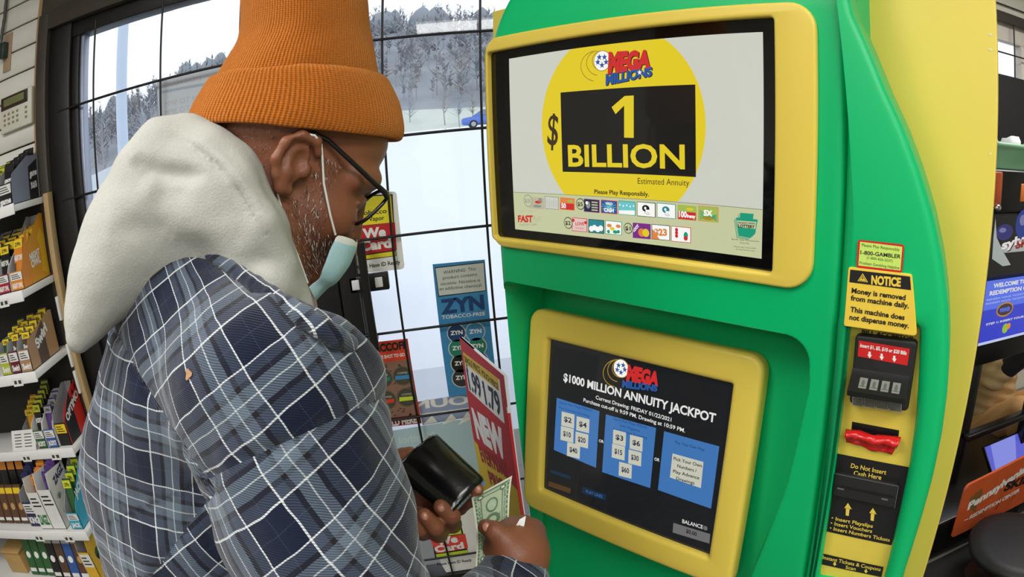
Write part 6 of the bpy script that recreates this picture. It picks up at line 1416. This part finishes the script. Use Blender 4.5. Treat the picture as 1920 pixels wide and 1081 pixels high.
    def pbody(P):
        d = ell(P, hd_, (.078, .098, .115)); d = smin(d, cap(P, nk2, hd_, .06, .055), .02); d = smin(d, cap(P, nk2 - [0, 0, .05], (hp2 + hp3) / 2, .10, .13), .03); d = smin(d, chain(P, [(sh2, .05), (el2, .04), (wr2, .028), (hd2, .03)]), .02)
        for a_, b_, c_ in ((hp2, kn2, ft2), (hp3, kn3, ft3)): d = smin(d, chain(P, [(a_, .08), (b_, .055), (c_, .035)]), .02)
        return d
    lo, hi = box_of([hd_, sh2, el2, hd2, hp2, hp3, kn2, kn3, ft2, ft3], .17) if on('man') else (None, None)
    v, f = nets(pbody, lo, hi, .014, 1); uvmesh('body', v, f, skin, pl_)
    v, f = nets(lambda P: smin(smin(cap(P, nk2 - [0, 0, .06], (hp2 + hp3) / 2 + [0, 0, .06], .155, .17), chain(P, [(nk2 - [0, 0, .03], .09), (sh2, .085), (el2, .075), (el2 * .35 + wr2 * .65, .055)], .02), .03), chain(P, [(nk2 - [0, 0, .03], .09), (sh2 + [.36, .05, 0], .085), (el2 + [.36, .1, 0], .07)], .02), .03), lo, hi, .012, 1)
    v = v + vnormals(v, f) * (np.sin(v @ np.array([30., 10, 90])) * .004 + fbm(v, 30, 4) * .003)[:, None]; uvmesh('jacket', v, f, tanm, pl_)
    v, f = nets(lambda P: np.minimum(chain(P, [(hp2, .115), (kn2, .085), (ft2 + [0, 0, .1], .07)]), chain(P, [(hp3, .115), (kn3, .085), (ft3 + [0, 0, .1], .07)])), lo, hi, .013, 1); v = v + vnormals(v, f) * (np.sin(v @ np.array([20., 60, 50])) * .004)[:, None]; uvmesh('trousers', v, f, pantm, pl_)
    v, f = nets(lambda P: smin(cap(P, el2 * .3 + wr2 * .7, hd2, .055, .05), np.minimum(cap(P, hd2, hd2 + [.09, -.03, -.02], .022, .016), cap(P, hd2 + [0, 0, .03], hd2 + [.09, -.03, .02], .022, .016)), .02), lo, hi, .008, 1); uvmesh('glove', v, f, glv, pl_)
    v, f = nets(lambda P: ell(P, hd_ + [0, .02, .03], (.084, .095, .10)), lo, hi, .014, 1); uvmesh('hair', v, f, M('black_hair', (26, 22, 20), .7), pl_)
    stl = thing('stool', 'black round stool under the seated person in tan', 'stool', (hp2[0] + .09, hp2[1], FLOOR)); b = MB(); sc_z = hp2[2] - .15
    b.loft([[(hp2[0] + .09 + r_ * math.cos(t), hp2[1] + .02 + r_ * math.sin(t), z_) for t in np.linspace(0, 2 * math.pi, 24, endpoint=False)] for r_, z_ in ((.15, sc_z - .05), (.17, sc_z - .03), (.17, sc_z - .01), (.15, sc_z))], shell); b.build('seat', stl)
    b = MB(); b.tube([(hp2[0] + .09, hp2[1] + .02, FLOOR + .001), (hp2[0] + .09, hp2[1] + .02, sc_z - .04)], .03, shell, 12); b.build('pedestal', stl); b = MB(); b.tube([(hp2[0] + .09, hp2[1] + .02, FLOOR + .001), (hp2[0] + .09, hp2[1] + .02, FLOOR + .03)], .18, shell, 24); b.build('foot', stl)

    sheet_ = MB(); sheet_.rbox((1.15, .35, FLOOR + .0005), (3.3, 1.34, FLOOR + .012), M('floor_darkening_black', (18, 18, 19), .8), .003); tag(sheet_.build('floor_dark_sheet'), 'black rubber mat on the floor in front of the game cabinet', 'mat')  # made-up sheet, put in only to turn the grey floor dark
    sc2 = Lr(1915, 1016, 1.03); st2 = thing('stool', 'black padded stool in front of the orange redemption sign', 'stool', (sc2.x, sc2.y, FLOOR + .012))
    ringz = [(.20, -.06), (.225, -.045), (.23, -.02), (.222, -.004), (.17, .004), (.01, .006)]
    b = MB(); b.loft([[(sc2.x + r_ * math.cos(t), sc2.y + r_ * math.sin(t), sc2.z + z_) for t in np.linspace(0, 2 * math.pi, 32, endpoint=False)] for r_, z_ in ringz], M('black_vinyl', (20, 20, 22), .5)); b.build('seat', st2)
    b = MB(); b.tube([(sc2.x, sc2.y, FLOOR + .02), (sc2.x, sc2.y, sc2.z - .055)], .028, shell, 14); b.build('pedestal', st2); b = MB(); b.tube([(sc2.x, sc2.y, FLOOR + .0125), (sc2.x, sc2.y, FLOOR + .04)], .2, shell, 24); b.build('foot', st2)
# ------------------------------------------------------------------ outside: snowy lot, wooded hillside, pole, cars
if on('out'):
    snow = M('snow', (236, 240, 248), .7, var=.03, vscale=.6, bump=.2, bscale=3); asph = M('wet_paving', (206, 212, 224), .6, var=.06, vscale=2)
    grass_s = M('snowy_grass', (206, 212, 204), .9, var=.08, vscale=.25); hillm = M('winter_hill_hazed', (156, 161, 170), .95, var=.22, vscale=.16)  # hill tone is pale because distance haze is put into its colour
    def ground_z(x, y):
        z = np.interp(y, [2, 4, 12, 30, 50, 62], [-.16, -.16, .15, .95, 1.62, 1.75]); return z
    def hill_z(x, y):
        k = np.clip((y - 60) / 90, 0, 1); k = k * k * (3 - 2 * k); top = 17 + 7 * np.exp(-((x + 28) / 45) ** 2) + 2.0 * np.sin(x * .05 + 1) - 6 * np.exp(-((x + 105) / 40) ** 2) - 13 / (1 + np.exp(-(x - 48) / 8))
        return 1.75 + top * k
    def field(name, xs, ys, fn, m, kind='structure'):
        v = [(x, y, float(fn(x, y))) for y in ys for x in xs]; n = len(xs); f = [(j * n + i, j * n + i + 1, (j + 1) * n + i + 1, (j + 1) * n + i) for j in range(len(ys) - 1) for i in range(n - 1)]
        return link_mesh(name, v, f, [m], None, None, True, kind)
    gx = np.linspace(-90, 70, 60)
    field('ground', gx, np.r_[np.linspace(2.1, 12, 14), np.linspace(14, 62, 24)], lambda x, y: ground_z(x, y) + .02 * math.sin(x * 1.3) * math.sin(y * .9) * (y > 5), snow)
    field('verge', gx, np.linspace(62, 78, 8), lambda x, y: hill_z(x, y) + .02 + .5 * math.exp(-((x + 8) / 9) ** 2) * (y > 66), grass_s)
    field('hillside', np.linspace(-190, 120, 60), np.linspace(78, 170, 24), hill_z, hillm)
    field('paved_strip', np.linspace(-3, 3, 10), np.linspace(2.1, 4.5, 8), lambda x, y: ground_z(x, y) + .01, asph)
    # wooded slope: too many bare trees to count
    rn = np.random.RandomState(12); barkm = [M('bare_wood_hazed_grey', (164, 167, 174), .9, var=.1), M('bare_wood_hazed_brown', (160, 157, 158), .9, var=.1), M('evergreen_hazed_grey', (150, 156, 164), .9, var=.15)]  # distance haze painted in: wood colours are paled instead of using a volume
    def bare_tree(mb, x, y, z, h, m, n=26, tw=.02, spread=.33):
        mb.tube([(x, y, z - .3), (x + rn.normal() * .02 * h, y, z + h * .5), (x + rn.normal() * .04 * h, y, z + h)], [.02 * h, .012 * h, .003 * h], m, 4, False)
        for _ in range(n):
            t = rn.uniform(.2, .98); a = rn.uniform(0, 6.28); l = h * spread * (1.15 - t) * rn.uniform(.5, 1.1); p = Vector((x, y, z + h * t)); e = p + Vector((math.cos(a) * l, math.sin(a) * l, l * rn.uniform(.5, 1.2)))
            w = Vector((-math.sin(a), math.cos(a), 0)) * tw * h * (1.2 - t); w2 = Vector((0, 0, tw * h * (1.2 - t))); mb.add([p - w, p + w, e, p + w2], [(0, 1, 2), (1, 3, 2), (3, 0, 2)], m)
    fb = MB()
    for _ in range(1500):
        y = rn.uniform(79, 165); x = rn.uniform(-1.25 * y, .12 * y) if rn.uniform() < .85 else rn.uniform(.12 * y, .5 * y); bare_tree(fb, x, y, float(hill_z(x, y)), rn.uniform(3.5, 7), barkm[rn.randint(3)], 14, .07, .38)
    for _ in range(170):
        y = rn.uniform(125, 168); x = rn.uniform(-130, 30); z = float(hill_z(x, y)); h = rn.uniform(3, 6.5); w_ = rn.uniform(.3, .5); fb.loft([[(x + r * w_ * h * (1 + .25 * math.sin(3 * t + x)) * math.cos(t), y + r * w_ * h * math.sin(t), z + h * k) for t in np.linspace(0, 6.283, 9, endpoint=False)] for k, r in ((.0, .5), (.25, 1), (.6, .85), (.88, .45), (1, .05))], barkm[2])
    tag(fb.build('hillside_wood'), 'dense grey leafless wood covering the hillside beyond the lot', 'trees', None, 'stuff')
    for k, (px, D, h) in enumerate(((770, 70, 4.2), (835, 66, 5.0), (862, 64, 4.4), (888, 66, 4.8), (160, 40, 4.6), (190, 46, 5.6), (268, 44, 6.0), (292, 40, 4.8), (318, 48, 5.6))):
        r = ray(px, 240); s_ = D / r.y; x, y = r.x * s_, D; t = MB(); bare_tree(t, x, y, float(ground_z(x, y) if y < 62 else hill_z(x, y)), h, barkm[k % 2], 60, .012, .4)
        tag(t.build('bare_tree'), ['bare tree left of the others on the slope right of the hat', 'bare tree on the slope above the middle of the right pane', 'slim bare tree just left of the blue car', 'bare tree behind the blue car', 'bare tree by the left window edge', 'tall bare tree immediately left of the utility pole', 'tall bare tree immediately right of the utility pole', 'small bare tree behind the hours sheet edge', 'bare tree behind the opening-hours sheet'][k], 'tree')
    # utility pole
    D = 9.0; r = ray(228, 200); x = r.x * D / r.y; pz = .0
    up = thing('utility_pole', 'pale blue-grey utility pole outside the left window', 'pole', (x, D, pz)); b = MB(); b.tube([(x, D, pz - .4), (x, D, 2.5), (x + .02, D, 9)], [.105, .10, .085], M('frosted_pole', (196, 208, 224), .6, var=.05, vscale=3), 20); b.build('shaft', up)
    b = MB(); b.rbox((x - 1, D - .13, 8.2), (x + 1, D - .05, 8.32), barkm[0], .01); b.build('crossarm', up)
    # cars
    tyre = M('tyre', (40, 42, 48), .8); carglass = M('car_glass', (110, 124, 142), .1, spec=.7); hub = M('wheel_hub', (170, 174, 182), .3, metal=.6)
    def car(label, pos, yaw_, paint, L=4.5, Wc=1.78, H=1.46, lamp=None, cab=None, zs=1.0):
        t = thing('car', label, 'car', pos); R_ = Matrix.Translation(pos) @ Matrix.Rotation(yaw_, 4, 'Z'); T = lambda x, y, z: R_ @ Vector((x, y, z * zs if z > .63 else z)); h = L / 2; b = MB(); w = Wc / 2
        prof = [(-h, .55, .80), (-h + .12, .40, .90), (-h + .9, .38, .98), (-.95, .36, .98), (.4, .36, .98), (h - .9, .36, .98), (h - .12, .40, .92), (h, .50, .80)]
        tops = [.82, .92, .98, .95, .95, .92, .82, .70]
        rings = [[T(x, -w * k, z0), T(x, -w * k, (z0 + zt) / 2), T(x, -w * k * .93, zt), T(x, w * k * .93, zt), T(x, w * k, (z0 + zt) / 2), T(x, w * k, z0), T(x, w * .6 * k, z0 - .14), T(x, -w * .6 * k, z0 - .14)] for (x, z0, k), zt in zip(prof, tops)]
        b.loft(rings, paint); b.build('body', t)
        b = MB(); cab = cab or [(-h + .75, .94, .93, .80), (-h + 1.35, H - .06, .93, .72), (-.1, H, .94, .72), (.55, H - .05, .94, .72), (1.35, .93, .93, .80)]
        rr = [[T(x, -w * .9, .93), T(x, -w * kt, zt), T(x, w * kt, zt), T(x, w * .9, .93)] for x, zt, z0, kt in cab]; b.loft(rr, paint, smooth=False); cb = b.build('cabin', t); shade_auto(cb, 30)
        for sd in (-1, 1):
            b = MB(); b.add([T(-h + 1.2, sd * w * .905, 1.0), T(1.0, sd * w * .905, 1.0), T(.55, sd * w * .78, H - .12), T(-h + 1.5, sd * w * .78, H - .12)], [(0, 1, 2, 3)], carglass); b.build('side_window', t)
            for x in (-h + .85, h - .9):
                b = MB(); b.tube([T(x, sd * (w - .20), .31), T(x, sd * (w + .005), .31)], .315, tyre, 24); wh = b.build('wheel', t); b = MB(); b.tube([T(x, sd * (w - .0), .31), T(x, sd * (w + .02), .31)], .19, hub, 18); b.build('hub_cap', wh)
            b = MB(); b.ball(T(-h + .06, sd * w * .66, .74), (.09, .16, .09), lamp or hub, 12); b.build('tail_lamp', t); b = MB(); b.ball(T(h - .10, sd * w * .66, .64), (.10, .18, .08), hub, 12); b.build('headlamp', t)
        b = MB(); b.add([T(1.33, -w * .74, .955), T(1.33, w * .74, .955), T(.66, w * .68, H - .09), T(.66, -w * .68, H - .09)], [(0, 1, 2, 3)], carglass); b.build('windscreen', t)
        return t
    r = ray(888, 240); D = 50; car('small blue car driving past beyond the snowy lot', (r.x * D / r.y + 1.3, D, float(ground_z(0, D)) + .0), math.pi, M('car_blue', (92, 122, 206), .35, var=.03))
    r = ray(690, 400); D = 6.3; car('snow-white car parked outside the left window', (r.x * D / r.y - 2.0, D, float(ground_z(0, D)) + .0), math.pi, M('car_white', (228, 236, 244), .4, var=.03), L=3.4, H=1.46, zs=1.30, cab=[(-1.35, .94, .93, .84), (-1.0, 1.42, .93, .76), (-.2, 1.50, .94, .76), (.35, 1.48, .94, .76), (1.05, 1.40, .94, .77), (1.62, 1.0, .93, .84)], lamp=M('car_lamp_red', (226, 120, 120), .3))
